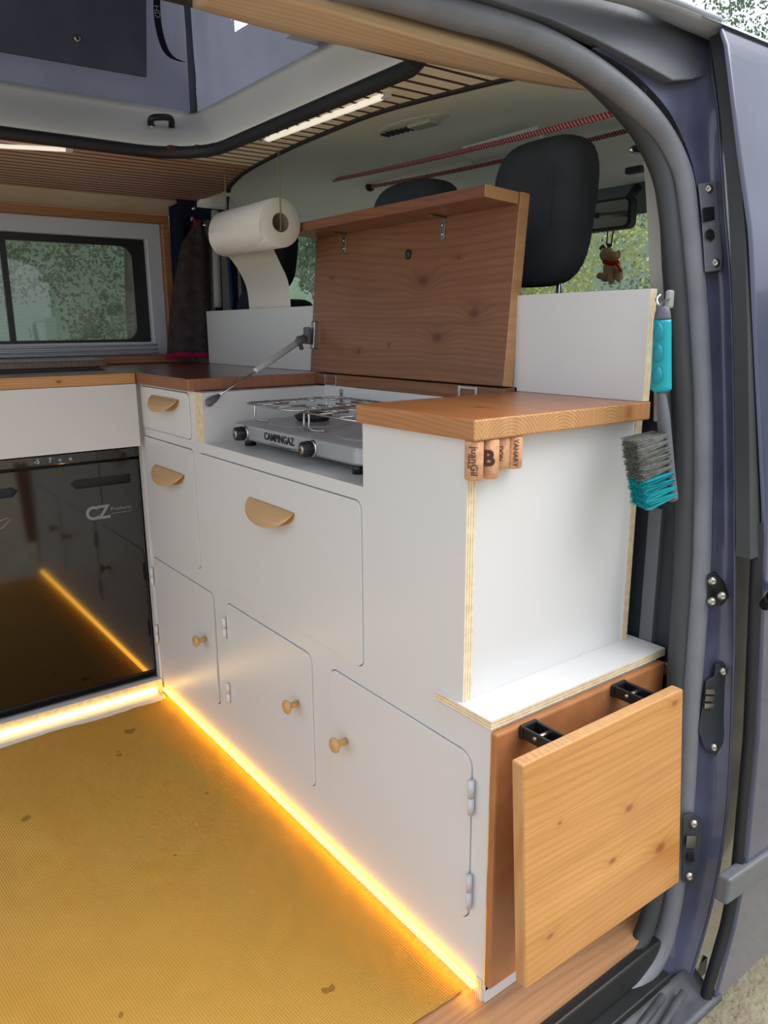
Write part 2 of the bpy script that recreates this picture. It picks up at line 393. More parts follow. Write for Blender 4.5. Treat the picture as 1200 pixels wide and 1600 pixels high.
    def poly3(s, pts, off, m=None, bev=0):
        """outline of 3-D points thickened by vector off"""
        t = bmesh.new(); a = [t.verts.new(p) for p in pts]; b = [t.verts.new(Vector(p)+Vector(off)) for p in pts]
        pl = [Vector(p) for p in pts]
        n = sum(((pl[i]-pl[0]).cross(pl[(i+1) % len(pl)]-pl[0]) for i in range(len(pl))), Vector()).normalized()
        u = n.orthogonal().normalized(); w_ = n.cross(u)
        for T in tessellate_polygon([[Vector((p.dot(u), p.dot(w_), 0)) for p in pl]]):
            t.faces.new([a[i] for i in T]); t.faces.new([b[i] for i in reversed(T)])
        for i in range(len(a)): j = (i+1) % len(a); t.faces.new((a[i], a[j], b[j], b[i]))
        bmesh.ops.recalc_face_normals(t, faces=t.faces[:])
        if bev:
            es = [e for e in t.edges if len(e.link_faces) == 2 and abs(e.calc_face_angle(0)) > .5]
            bmesh.ops.bevel(t, geom=es, offset=bev, segments=2, affect='EDGES', profile=.5, clamp_overlap=True)
        s.merge(t, m); return s
    def build(s, name, m=None, parent=None, smooth=None, sub=0, label=None):
        me = bpy.data.meshes.new(name); s.bm.to_mesh(me); s.bm.free()
        for q in (s.mats or []): me.materials.append(q)
        if not s.mats and m: me.materials.append(m)
        o = bpy.data.objects.new(name, me); COL.objects.link(o)
        if smooth:
            for p in me.polygons: p.use_smooth = True
        if sub:
            md = o.modifiers.new('sub', 'SUBSURF'); md.levels = md.render_levels = sub
        if parent: o.parent = parent
        if label: o['label'] = label
        return o
def origin(o, loc):
    """moves a mesh's origin without moving the mesh"""
    loc = Vector(loc); o.data.transform(Matrix.Translation(-loc)); o.location = loc
def paint(mb, fn):
    mb.bm.normal_update()
    for f in mb.bm.faces: f.material_index = mb.mi(fn(f.normal, f.calc_center_median()))
def empty(name, label, cat, loc=(0, 0, 0), group=None):
    o = bpy.data.objects.new(name, None); COL.objects.link(o); o['label'] = label; o['category'] = cat
    o.empty_display_size = .05
    o.location = loc
    if group: o['group'] = group
    return o
def tag(o, label, cat, group=None, kind=None):
    o['label'] = label; o['category'] = cat
    if group: o['group'] = group
    if kind: o['kind'] = kind
    return o
def struct(o, label=None):
    o['kind'] = 'structure'
    if label: o['label'] = label
    return o
def adopt(root, *obs):
    """children built in world coordinates keep their place under a root standing elsewhere"""
    for o in obs:
        o.parent = root; o.matrix_parent_inverse = Matrix.Translation(-root.location)
def rrect(x0, x1, z0, z1, r, n=6, corners=(1, 1, 1, 1)):
    out = []
    for (cx, cz, a0, on) in ((x1-r, z1-r, 0, corners[0]), (x0+r, z1-r, 90, corners[1]), (x0+r, z0+r, 180, corners[2]), (x1-r, z0+r, 270, corners[3])):
        if on:
            for k in range(n+1):
                a = math.radians(a0+90*k/n); out.append((cx+r*math.cos(a), cz+r*math.sin(a)))
        else:
            sx = 1 if a0 in (0, 270) else -1; sz = 1 if a0 in (0, 90) else -1
            out.append((cx+sx*r, cz+sz*r))
    return out
def spline(pts, n=6):
    P = [Vector(p) for p in pts]; out = []
    for i in range(len(P)-1):
        p0, p1, p2, p3 = P[max(i-1, 0)], P[i], P[i+1], P[min(i+2, len(P)-1)]
        for k in range(n):
            t = k/n; out.append(.5*((2*p1)+(p2-p0)*t+(2*p0-5*p1+4*p2-p3)*t*t+(3*p1-p0-3*p2+p3)*t**3))
    out.append(P[-1]); return out
def text(name, s, size, m, loc, xdir, ydir, parent=None, ext=.0004, bold=0, align='CENTER', shear=0, spacing=1):
    cu = bpy.data.curves.new(name, 'FONT'); cu.body = s; cu.size = size; cu.extrude = ext; cu.align_x = align; cu.align_y = 'CENTER'; cu.offset = bold; cu.shear = shear
    cu.space_character = spacing; cu.resolution_u = 4
    tmp = bpy.data.objects.new('tmp', cu); COL.objects.link(tmp)
    bpy.context.view_layer.update()
    me = bpy.data.meshes.new_from_object(tmp.evaluated_get(bpy.context.evaluated_depsgraph_get()))
    bpy.data.objects.remove(tmp)
    x = Vector(xdir).normalized(); y = Vector(ydir).normalized(); z = x.cross(y)
    Mx = Matrix((x, y, z)).transposed().to_4x4(); Mx.translation = Vector(loc); me.transform(Mx)
    me.materials.clear(); me.materials.append(m)
    o = bpy.data.objects.new(name, me); COL.objects.link(o)
    if parent: o.parent = parent
    return o

# ============================================================ THE SETTING
FZ = -.02                                   # van floor
# ground outside
mb = MB()
def gnd(u, v):
    x, y = -14+28*u, -8+26*v
    return (x, y, -.42+.02*noise.noise(Vector((x*2, y*2, 0))))
mb.grid(gnd, 80, 80, SOIL); struct(mb.build('ground'), 'lawn and bare soil under and around the van')
def hill(u, v):
    a = math.radians(20+150*u); r = 13+9*v
    return (r*math.cos(a)-1, r*math.sin(a)*.9, -.6+ (v**.8)*5.0+.5*noise.noise(Vector((a*5, v*4, 1))))
mb = MB(); mb.grid(hill, 50, 10, LEAFC); struct(mb.build('hillside'), 'dark green slope beyond the trees')

# floor
mb = MB(); mb.box((-1.62, -1.3, FZ-.03), (.062, .50, FZ), W_FLOOR)
struct(mb.build('floor'), 'oak laminate van floor with its front edge at the sliding door')
# step well between floor edge and body sill
mb = MB()
mb.box((.062, -1.3, -.075), (.078, .30, -.028), STEPB, .003)
mb.box((.045, -1.3, -.095), (.098, .30, -.075), STEPB, .002)
struct(mb.build('trim_1'), 'black plastic profile below the floor edge')
def stepf(u, v):
    y = -1.3+1.66*u; k = v
    x = .09+.06*k; z = -.094-.012*math.sin(k*PI)-.022*k
    return (x, y, z+.003*noise.noise(Vector((y*12, k*4, 0))))
mb = MB(); mb.grid(stepf, 60, 8, STEPM, thick=.01); mb.box((.0, -1.3, -.13), (.1, .4, -.1), STEPM)
mb.tube([(.112, -1.3, -.098), (.112, .2, -.098), (.105, .27, -.09)], .006, STEPM)
mb.tube([(.13, -1.3, -.105), (.13, .22, -.105), (.12, .30, -.09)], .006, STEPM)
struct(mb.build('trim_2'), 'dusty painted door step with runner grooves')

# ---- far side wall with window
WX = -1.62
gx = rrect(-.155, .168, .853, 1.105, .035, corners=(1, 0, 0, 1))
mb = MB()
mb.prism([(-1.3, FZ), (.34, FZ), (.34, 1.25), (-1.3, 1.25)], 0, WX-.012, WX, PILLAR, holes=[[(-.9, .83), (.215, .83), (.215, 1.14), (-.9, 1.14)]])
struct(mb.build('wall_left'), 'side wall of the van behind the fridge worktop')
win = MB()
win.prism([(-.95, .808), (.25, .808), (.25, 1.168), (-.95, 1.168)], 0, WX, WX+.022, ALU, holes=[[(-.91, .845), (.206, .845), (.206, 1.124), (-.91, 1.124)]], bev=.004)
w1 = struct(win.build('window_1'), 'sliding side window in a white frame with a wooden surround')
mb = MB(); mb.prism([(-.91, .845), (.206, .845), (.206, 1.124), (-.91, 1.124)], 0, WX-.006, WX+.004, BLACK, holes=[gx, [(-.9, .853), (-.17, .853), (-.17, 1.105), (-.9, 1.105)]])
mb.build('window_rubber', parent=w1)
mb = MB(); mb.box((WX-.004, -.905, .848), (WX-.001, .2, 1.12), GLASSW); mb.build('window_pane', parent=w1)
mb = MB()
for k, z in enumerate((.812, .822, .833)): mb.box((WX+.018, -.95, z), (WX+.028+.004*(2-k), .215, z+.006), ALUG, .001)
mb.build('window_rail', parent=w1)
mb = MB()
mb.box((WX, -1.2, 1.168), (WX+.035, .272, 1.19), W_TRIM, .002)
mb.box((WX, .25, .80), (WX+.035, .272, 1.168), W_TRIM, .002)
mb.box((WX, -1.2, .7865), (WX+.045, .29, .808), W_TRIM, .002)
struct(mb.build('trim_3'), 'brown wooden surround of the side window')
mb = MB(); mb.poly3([(WX+.02, -1.2, 1.192), (WX+.02, .295, 1.192), (-1.475, .275, 1.243), (-1.475, -1.2, 1.243)], (.01, 0, .008), W_PALE)
struct(mb.build('trim_4'), 'pale wooden board between window and slatted ceiling')

# ---- slatted ceiling with the roof opening
CZ = 1.222
edge = [(-1.424,0.218,1.222), (-1.338,0.289,1.222), (-1.229,0.285,1.222), (-1.048,0.233,1.222), (-0.813,0.198,1.222), (-0.608,0.183,1.222), (-0.458,0.182,1.222), (-0.305,0.208,1.222), (-0.195,0.237,1.222), (-0.164,0.266,1.222), (-.13, .36, CZ)]
edge[0] = (-1.62, .33, CZ); edge[1] = (-1.3, .315, CZ)
edge = sorted([(e[0], e[1]) for e in edge])
def interp(P, x):
    if x <= P[0][0]: return P[0][1]
    for (a, b), (c, d) in zip(P, P[1:]):
        if x <= c: return b+(d-b)*(x-a)/(c-a)
    return P[-1][1]
HX0, HX1, HY, HR = -.99, -.235, .098, .13
def holey(x):
    if x < HX0: return None
    if x > HX1: return None
    if x < HX0+HR: return HY-HR+math.sqrt(max(0, HR*HR-(HX0+HR-x)**2))
    if x > HX1-.05: return HY-.05+math.sqrt(max(0, .05**2-(x-HX1+.05)**2))
    return HY
SX = []; mb = MB(); x = -1.56; P_ = .0335
while x < -.115:
    a, b = x, x+P_-.0055; c = (a+b)/2; e = interp(edge, c); h = holey(c)
    y0 = -1.25 if h is None else h
    y0 = max(y0, -1.25)
    if e-y0 > .01:
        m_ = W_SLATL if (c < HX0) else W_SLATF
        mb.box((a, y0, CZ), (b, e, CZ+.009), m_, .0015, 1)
        SX.append((a, b))
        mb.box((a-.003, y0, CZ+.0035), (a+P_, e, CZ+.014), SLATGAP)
    x += P_
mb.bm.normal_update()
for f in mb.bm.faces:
    if abs(f.normal.x) > .5: f.material_index = mb.mi(SLATGAP)  # groove shade painted onto the slats' side faces
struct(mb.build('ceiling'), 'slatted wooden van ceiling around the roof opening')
mb = MB(); mb.tube(spline([(p[0], p[1]+.004, CZ+.002) for p in edge if p[0] > -1.35]+[(-.12, .42, 1.2)], 4), .007, BLACKR); struct(mb.build('trim_5'), 'dark edging where the slats meet the cab headliner')

# pop roof: cup, seal, tent
low = [(HX0, -1.25), (HX0, HY-HR)]+[(HX0+HR-HR*math.cos(a), HY-HR+HR*math.sin(a)) for a in [k*PI/16 for k in range(1, 9)]]+[(HX1-.05, HY), (HX1-.015, HY-.015), (HX1, HY-.05), (HX1, -1.25)]
CX0, CY, CX1, CZT = -1.125, .165, -.16, 1.342
upp = [(CX0, -1.25), (CX0, CY-.03)]+[(CX0+.03-.03*math.cos(a), CY-.03+.03*math.sin(a)) for a in [k*PI/16 for k in range(1, 9)]]+[(CX1-.05, CY), (CX1-.015, CY-.015), (CX1, CY-.05), (CX1, -1.25)]
def dens(P, k=6):
    out = []
    for a, b in zip(P, P[1:]):
        for i in range(k): out.append((a[0]+(b[0]-a[0])*i/k, a[1]+(b[1]-a[1])*i/k))
    return out+[P[-1]]
low_, upp_ = dens(low), dens(upp); n_ = len(low_)-1
mb = MB()
def cupf(u, v):
    i = round(u*n_); a, b = low_[i], upp_[i]; t = v
    s_ = t*t*(3-2*t)*.5+t*.5
    return (a[0]+(b[0]-a[0])*s_, a[1]+(b[1]-a[1])*s_, CZ+.006+(CZT-CZ-.006)*t)
mb.grid(cupf, n_, 8, CUP, thick=.006)
cup = struct(mb.build('wall_roof_cup'), 'off white moulded collar of the pop-up roof opening')
mb = MB(); lz = [(p[0], p[1], CZ+.003) for p in low_]
mb.tube(lz, .0115, BLACKR)
struct(mb.build('trim_6'), 'black rubber edging round the roof opening')
TZ = 1.95
mb = MB()
def far_tent(u, v):
    y = -1.25+(CY+1.25)*u; z = CZT+(TZ-CZT)*v
    d = .012*math.sin(v*3)+.010*noise.noise(Vector((y*7, z*3, 2)))+ (.012*math.sin((y)*60)*max(0, (y-.0)/.17)*(1-.3*v) if y > 0 else 0)
    return (CX0-.02*v-d*min(1, v*6), y, z)
mb.grid(far_tent, 70, 30, TENT)
def end_tent(u, v):
    x = CX0+(CX1-CX0)*u; z = CZT+(TZ-CZT)*v
    d = .02*noise.noise(Vector((x*6, z*5, 5)))+.01*math.sin(x*70)*max(0, 1-(x-CX0)/.2)
    return (x, CY+d*min(1, v*6), z)
t = bmesh.new(); nu, nv = 80, 50
ga = [[t.verts.new(end_tent(i/nu, j/nv)) for j in range(nv+1)] for i in range(nu+1)]
TRI = [(-0.934,0.165,1.494), (-0.828,0.165,1.453), (-0.919,0.165,1.451)]
def inside(x, z):
    s_ = []
    for i in range(3):
        a, b = TRI[i], TRI[(i+1) % 3]; s_.append((b[0]-a[0])*(z-a[2])-(b[2]-a[2])*(x-a[0]))
    return all(q > 0 for q in s_) or all(q < 0 for q in s_)
for i in range(nu):
    for j in range(nv):
        cx = (ga[i][j].co+ga[i+1][j+1].co)/2
        if inside(cx.x, cx.z): continue
        t.faces.new((ga[i][j], ga[i+1][j], ga[i+1][j+1], ga[i][j+1]))
mb.merge(t, TENT, True)
mb.box((CX0-.06, -1.25, TZ), (CX1+.02, CY+.05, TZ+.02), TENTD)
def near_tent(u, v): return (CX1, -1.25+(CY+1.25)*u, CZT+(TZ-CZT)*v)
mb.grid(near_tent, 20, 6, TENT)
mb.tube([(CX0+.012, CY-.012, CZT), (CX0+.01, CY-.01, 1.5), (CX0-.005, CY-.012, TZ)], .008, TENTD)
struct(mb.build('wall_tent'), 'grey canvas tent walls of the pop-up roof')
mb = MB()
fp = [(-1.1,-0.236,1.382), (-1.1,0.047,1.394), (-1.1,0.063,1.609), (-1.1,-0.211,1.606)]
mb.poly3([(-1.105, -1.2, fp[0][2]-.0)]+fp[1:3]+[(-1.105, -1.2, fp[2][2])], (-.008, 0, 0), TENTD, .002)
fl = tag(mb.build('tent_window_flap'), 'dark grey rolled-down window flap on the tent wall at upper left', 'flap')
mb = MB(); mb.ball((-1.098,-0.09,1.439), (.004, .007, .007), STEEL); mb.ball((-1.094,-0.091,1.438), (.003, .003, .003), BLACK)
g_ = mb.build('press_stud', parent=fl)
# strap hanging inside tent
mb = MB()
cp = spline([(-1.07,0.062,1.565), (-1.07,0.059,1.495), (-1.07,0.068,1.45), (-1.06,0.079,1.428), (-1.06,0.103,1.423)], 6)
for a, b in zip(cp, cp[1:]):
    d = Vector((0, .014, .001)); 
    mb.poly3([a, b, b+d, a+d], (.0015, 0, 0), STRAP)
st = tag(mb.build('roof_strap'), 'dark blue roof strap dangling from the tent corner', 'strap')
text('strap_lettering', 'HD', .016, LOGO, (-1.066,0.064,1.509), (0, .1, -1), (0, 1, .1), st, align='CENTER')
# black handle on the collar
hd = empty('grab_handle', 'small black pull handle screwed to the white roof collar', 'handle', (-1.05,0.049,1.293))
hb = MB(); pts = spline([(-1.06,0.032,1.289), (-1.04,0.026,1.299), (-1.035,0.044,1.304), (-1.04,0.068,1.305), (-1.06,0.076,1.29)], 5)
hb.tube(pts, .0065, BLACK); o1 = hb.build('grip')
ho = [o1]
for p in ((-1.063,0.033,1.289), (-1.063,0.078,1.289)): hb = MB(); hb.ball(p, (.012, .009, .010), BLACK); ho.append(hb.build('foot'))
for p in ((-1.05,0.03,1.287), (-1.05,0.072,1.288)): hb = MB(); hb.ball(p, .0035, CHROME); ho.append(hb.build('screw'))
adopt(hd, *ho)

# wooden beam over the sliding door
inn = spline([(-0.184,-0.261,1.207), (-0.19,-0.157,1.207), (-0.18,-0.027,1.207), (-0.167,0.114,1.207), (-0.149,0.225,1.207), (-0.114,0.268,1.2)], 6)
out_ = spline([(-0.104,-0.278,1.203), (-0.105,-0.177,1.207), (-0.105,-0.084,1.206), (-0.105,0.054,1.206), (-0.104,0.173,1.205), (-0.103,0.256,1.201)], 6)
mb = MB(); k_ = len(inn)-1
mb.grid(lambda u, v: Vector(inn[round(u*k_)]).lerp(Vector(out_[round(u*k_)]), v), k_, 4, W_BEAM, thick=.014)
struct(mb.build('trim_7'), 'pale plywood beam along the top of the sliding door opening')
mb = MB(); mb.tube([(p[0]-.006, p[1], p[2]-.002) for p in inn], .006, BLACKR); mb.grid(lambda u, v: Vector(inn[round(u*k_)]).lerp(Vector(inn[round(u*k_)])+Vector((-.03, 0, .03)), v), k_, 1, SEALD); struct(mb.build('trim_8'), 'dark joint between beam and ceiling slats')

TUBE = emit('tube_diffuser', (1, .95, .84), .42)
# LED tubes on the ceiling
for lab, a, b, rr in (('slim white tube lamp under the daylit slats beside the roof opening', (-0.742,0.119,1.215), (-0.386,0.128,1.215), (0, .010)), ('slim white tube lamp under the shaded slats above the window', ((-1.098,-0.321,1.215)), (-1.034,-0.146,1.215), (.010, 0))):
    r_ = empty('tube_lamp', lab, 'lamp', ((a[0]+b[0])/2, (a[1]+b[1])/2, 1.21))
    mb = MB(); d = Vector((rr[0], rr[1], 0)); a, b = Vector(a), Vector(b)
    mb.poly3([a, b, b+d, a+d], (0, 0, .007), TUBE, .002); q = mb.build('diffuser')
    qs = [q]
    for p, s_ in ((a, 1), (b, -1)):
        mb = MB(); e_ = (b-a).normalized()*.008*s_; mb.poly3([p-e_*.6+Vector((0, 0, -.001)), p+e_+Vector((0, 0, -.001)), p+e_+d*1.1+Vector((0, 0, -.001)), p-e_*.6+d*1.1+Vector((0, 0, -.001))], (0, 0, .009), ALU, .001); qs.append(mb.build('end_clip'))
    adopt(r_, *qs)

# ---- cab: headliner, pillars, windscreen
def liner(u, v):
    x = -1.56+1.47*u; y0 = interp(edge, x)-.006; y = y0+(1.32-y0)*v; k = abs((x+.82)/.74)
    z = 1.285-.105*k**5-.02*v
    return (x, y, z)
mb = MB(); mb.grid(liner, 40, 24, LINER, thick=.01)
mb.tube(spline([(-1.5, .5, 1.262), (-.9, .47, 1.279), (-.3, .5, 1.274)], 6), .004, LINER)
struct(mb.build('ceiling_cab'), 'pale grey-green fabric headliner over the cab')
# sun visor recesses in headliner
mb = MB()
mb.poly3([(-0.744,0.609,1.255), (-0.516,0.604,1.255), (-0.584,0.698,1.255), (-0.852,0.749,1.255)], (0, 0, .012), LINER, .004)
hs = tag(mb.build('headliner_console'), 'raised grey panel on the headliner above the passenger headrest', 'panel')
# wall strips beyond
mb = MB()
mb.prism([(.34, FZ), (.45, FZ), (.47, .95), (.45, 1.26), (.34, 1.26)], 0, -1.62, -1.545, PILLAR)
struct(mb.build('wall_pillar'), 'grey middle pillar on the far side of the van')
mb = MB()
mb.prism([(.45, FZ), (1.55, FZ), (1.55, .9), (1.25, 1.24), (.45, 1.24)], 0, -1.60, -1.56, PILLARD, holes=[[(.55, .9), (1.45, .9), (1.2, 1.19), (.55, 1.19)]])
struct(mb.build('door_2'), 'far front door seen past the paper roll')
mb = MB(); mb.box((-1.585, .54, .89), (-1.58, 1.46, 1.2), GLASS); struct(mb.build('window_2'), 'window of the far front door')
# windscreen and frame
def ws(u, v):
    x = -1.5+1.42*u; k = (u-.5)*2
    return (x, 1.75-.12*k*k-.5*v, .86+.41*v)
mb = MB(); mb.grid(ws, 16, 8, GLASS); struct(mb.build('window_3'), 'windscreen')
def band(u, v):
    u_ = .42+.58*u; lo = .80 if u_ < .82 else .80+.12*min(1, (u_-.82)/.05)
    p = Vector(ws(u_, lo+(1.0-lo)*v)); p.y -= .01; return p
TINT = plain('tinted_band', (118, 130, 126), .5); mb = MB(); mb.grid(band, 40, 3, TINT); mb.grid(lambda u, v: Vector(ws(u*.42, .9+.1*v))+Vector((0, -.01, 0)), 10, 2, TINT)
struct(mb.build('trim_9'), 'dark tinted band along the top of the windscreen')
mb = MB(); mb.box((-1.55, 1.1, .70), (-.06, 1.75, .84), PILLARD, .03, 3); mb.box((-1.6, 1.6, FZ-.3), (.0, 1.78, .86), PILLARD)
struct(mb.build('trim_10'), 'dark dashboard under the windscreen')
# B pillar inner trim on the near side
pp = [(-0.12,0.386,1.179), (-0.1,0.394,1.122), (-0.075,0.379,1.041), (-0.057,0.369,0.961), (-0.041,0.366,0.874), (-0.022,0.355,0.749)]
mb = MB()
for a, b in zip(spline(pp, 4), spline(pp, 4)[1:]):
    mb.poly3([a, b, b+Vector((-.006, .06, 0)), a+Vector((-.006, .06, 0))], (-.02, 0, 0), PILLAR)
struct(mb.build('trim_11'), 'light grey inner pillar trim beside the door seal')
mb = MB(); mb.prism([(-.13, FZ), (.035, FZ), (.03, .5), (.0, .8), (-.13, .8)], 1, .372, .43, PILLARD)
mb.box((-.045, .362, .40), (-.022, .374, .62), GREYP, .002)
mb.box((-.5, .40, FZ), (-.13, .415, .7), PILLARD)
struct(mb.build('wall_front'), 'dark lower pillar and cab partition behind the cabinet')

# ---- body side around the sliding door: seals, jamb, rail, roof edge
seal = spline([(-0.07,-0.17,1.201), (-0.072,-0.109,1.206), (-0.072,-0.024,1.207), (-0.072,0.072,1.209), (-0.07,0.157,1.201), (-0.066,0.232,1.184), (-0.06,0.292,1.161), (-0.054,0.335,1.135), (-0.045,0.363,1.101), (-0.035,0.375,1.06), (-0.014,0.378,0.959), (0.003,0.382,0.847), (0.02,0.379,0.736), (0.042,0.366,0.567), (0.051,0.357,0.449), (0.059,0.347,0.329), (0.068,0.34,0.203), (0.074,0.328,0.113), (0.073,0.324,0.013), (0.072,0.297,-0.061), (0.071,0.214,-0.093), (0.071,0.133,-0.092), (0.072,-0.017,-0.074)], 6)
seal = [V(seal[0].x, -1.25, seal[0].z)]+seal+[V(seal[-1].x, -1.25, seal[-1].z)]
mb = MB(); mb.tube(seal, .0155, SEALM, 14); struct(mb.build('trim_12'), 'thick grey rubber seal round the sliding door opening')
s2 = spline([(-0.087,-0.159,1.207), (-0.087,-0.097,1.21), (-0.088,-0.01,1.21), (-0.087,0.088,1.21), (-0.085,0.163,1.201), (-0.082,0.221,1.189), (-0.077,0.27,1.166), (-0.07,0.312,1.139), (-0.061,0.341,1.103), (-0.05,0.354,1.061), (-0.029,0.357,0.959), (-0.012,0.362,0.848), (0.005,0.362,0.736), (0.027,0.348,0.566), (0.036,0.34,0.449), (0.044,0.333,0.327), (0.053,0.324,0.202), (0.059,0.307,0.114), (0.059,0.299,0.039), (0.057,0.273,-0.028), (0.057,0.193,-0.062), (0.057,0.1,-0.06)], 6)
mb = MB(); mb.tube(s2, .0135, SEALD, 10); struct(mb.build('trim_13'), 'inner dark lip of the door seal')
# jamb: painted metal between seal and front door
L_ = [(.0, 1.285), ]
ja = spline([(-0.057,0.194,1.209), (-0.054,0.266,1.196), (-0.049,0.331,1.168), (-0.041,0.362,1.136), (-0.03,0.382,1.093), (-0.016,0.386,1.034), (0.003,0.389,0.933), (0.022,0.389,0.804), (0.044,0.381,0.663), (0.058,0.372,0.536), (0.065,0.361,0.423), (0.074,0.35,0.298), (0.082,0.342,0.189), (0.088,0.329,0.1), (0.086,0.321,0.012), (0.085,0.287,-0.062), (0.084,0.215,-0.111)], 4)
jb = spline([(-0.069,0.455,1.288), (-0.051,0.433,1.251), (-0.038,0.425,1.211), (-0.027,0.424,1.169), (-0.015,0.42,1.119), (0.007,0.408,1.034), (0.025,0.41,0.933), (0.044,0.407,0.804), (0.065,0.399,0.664), (0.079,0.398,0.536), (0.088,0.402,0.42), (0.097,0.403,0.29), (0.105,0.399,0.177), (0.11,0.385,0.086), (0.108,0.374,-0.001), (0.106,0.35,-0.082), (0.105,0.313,-0.17)], 4)
k2 = len(ja)-1
def jam(u, v):
    p = Vector(ja[round(u*k2)]).lerp(Vector(jb[round(u*k2)]), v); p.y += .012*math.sin(v*PI); p.x -= .006*math.sin(v*PI); return p
mb = MB(); mb.grid(jam, k2, 10, NAVYD)
def jam2(u, v):
    p = Vector(jb[round(u*k2)]); return p+Vector((-.05*v, .3*v, 0))
mb.grid(jam2, k2, 3, NAVY)
def jam0(u, v):
    p = Vector(ja[round(u*k2)]); return p+Vector((-.05*v, .04*v, 0))
mb.grid(jam0, k2, 3, NAVYD)
mb.tube([Vector(p)+Vector((.0, .0, 0)) for p in jb], .0022, NAVYD, 6)
struct(mb.build('wall_right'), 'navy painted door pillar with bolted plates')
# rail cover and roof edge
mb = MB(); mb.poly3([(-0.043,-0.16,1.211), (-0.056,0.02,1.252), (-0.063,0.122,1.266), (-0.07,0.266,1.281), (-0.069,0.436,1.278), (-0.065,0.453,1.271), (-0.056,0.438,1.253), (-0.044,0.431,1.217), (-0.04,0.378,1.201), (-0.038,0.335,1.192), (-0.039,0.316,1.195), (-0.041,0.253,1.204), (-0.049,0.188,1.216), (-0.051,0.111,1.222), (-0.05,0.01,1.221), (-0.048,-0.095,1.213)], (-.02, 0, 0), RECESS, .004)
struct(mb.build('trim_14'), 'smooth dark cover of the upper sliding door rail')
rA = spline([(-0.035,-0.165,1.22), (-0.042,0.007,1.245), (-0.049,0.107,1.258), (-0.056,0.248,1.273), (-0.055,0.362,1.27), (-0.054,0.439,1.268)], 6)
rB = spline([(-0,-0.162,1.221), (-0.008,0.003,1.245), (-0.014,0.129,1.258), (-0.019,0.286,1.269), (-0.02,0.356,1.27), (-0.021,0.403,1.271)], 6)
kk = len(rA)-1
mb = MB(); mb.grid(lambda u, v: V(*rA[round(u*kk)]).lerp(V(*rB[round(u*kk)]), v)+V(0, 0, -.006*math.sin(v*PI)), kk, 6, GUTTER, thick=.006)
mb.tube(rB, .004, GUTTER, 8)
struct(mb.build('trim_15'), 'light grey drip rail of the roof edge')
mb = MB(); mb.grid(lambda u, v: V(-.07-.55*v, .1+1.5*u, 1.30+.05*math.sin(min(1, v*1.6)*PI/2)), 8, 8, GUTTER); 
mb.grid(lambda u, v: V(*Vector((-.012, .36+1.24*u, 1.262)).lerp(Vector((-.07, .30+1.3*u, 1.30)), v)), 8, 2, GUTTER)
struct(mb.build('roof'), 'pale outer roof skin')
# front door skin
def prof(z):
    return interp([(-.4, .14), (.1, .15), (.6, .115), (1., .055), (1.24, -.005), (1.35, -.06)], z)
def skin(u, v):
    z = -.115+1.375*v; ys = interp([(-.2, .33), (-.115, .345), (.0, .375), (.3, .405), (.6, .402), (.9, .395), (1.1, .392), (1.26, .396)], z)
    return (prof(z)-.004*max(0, 1-u*20), ys+1.1*u*u, z)
t = bmesh.new(); gs_ = [[t.verts.new(skin(i/40, j/60)) for j in range(61)] for i in range(41)]
for i in range(40):
    for j in range(60):
        c = (gs_[i][j].co+gs_[i+1][j+1].co)/2
        if .56 < c.y < 1.3 and .82 < c.z < 1.19: continue
        t.faces.new((gs_[i][j], gs_[i+1][j], gs_[i+1][j+1], gs_[i][j+1]))
mb = MB(); mb.merge(t, NAVY, True)
mb.poly3([(prof(.82)-.01, .5, .81), (prof(.82)-.01, 1.4, .81), (prof(1.2)-.01, 1.4, 1.2), (prof(1.2)-.01, .5, 1.2)], (-.003, 0, 0), GLASS)
fd = struct(mb.build('door_1'), 'closed navy front passenger door')
mb = MB(); mb.poly3([(0.156,0.33,0.114), (0.157,0.494,0.103), (0.156,0.506,0.058), (0.157,0.323,0.075)], (-.02, 0, 0), SKIRT, .004); mb.build('side_moulding', parent=fd)
mb = MB(); mb.tube([(0.141,0.447,0.519), (0.15,0.363,0.533), (0.133,0.385,0.511)], .008, BLACK, 8); mb.build('door_handle', parent=fd)
gk = spline([(-0.027,0.416,1.26), (-0.007,0.408,1.202), (0.013,0.406,1.12), (0.036,0.396,1.029), (0.056,0.391,0.915), (0.077,0.386,0.773), (0.105,0.378,0.573)], 6)
mb = MB()
for a, b in zip(gk, gk[1:]): mb.poly3([a+V(-.014, -.004, 0), b+V(-.014, -.004, 0), b+V(.006, -.004, 0), a+V(.006, -.004, 0)], (0, .03, 0), SEALD)
mb.build('rear_gasket', parent=fd)
mb = MB()
def cl(u, v):
    z = -.13+.75*u; ys = interp([(-.13, .335), (.0, .375), (.3, .403), (.62, .405)], z)
    return (prof(z)-.018*v-.002, ys-.006*math.sin(v*PI)-.004, z)
mb.grid(cl, 30, 4, BLACKR); mb.build('lower_gasket', parent=fd)
mb = MB(); mb.box((-1.5, -1.2, -.2), (-.12, 1.9, -.13), STEPB); struct(mb.build('sill'), 'dark underside of the van body')

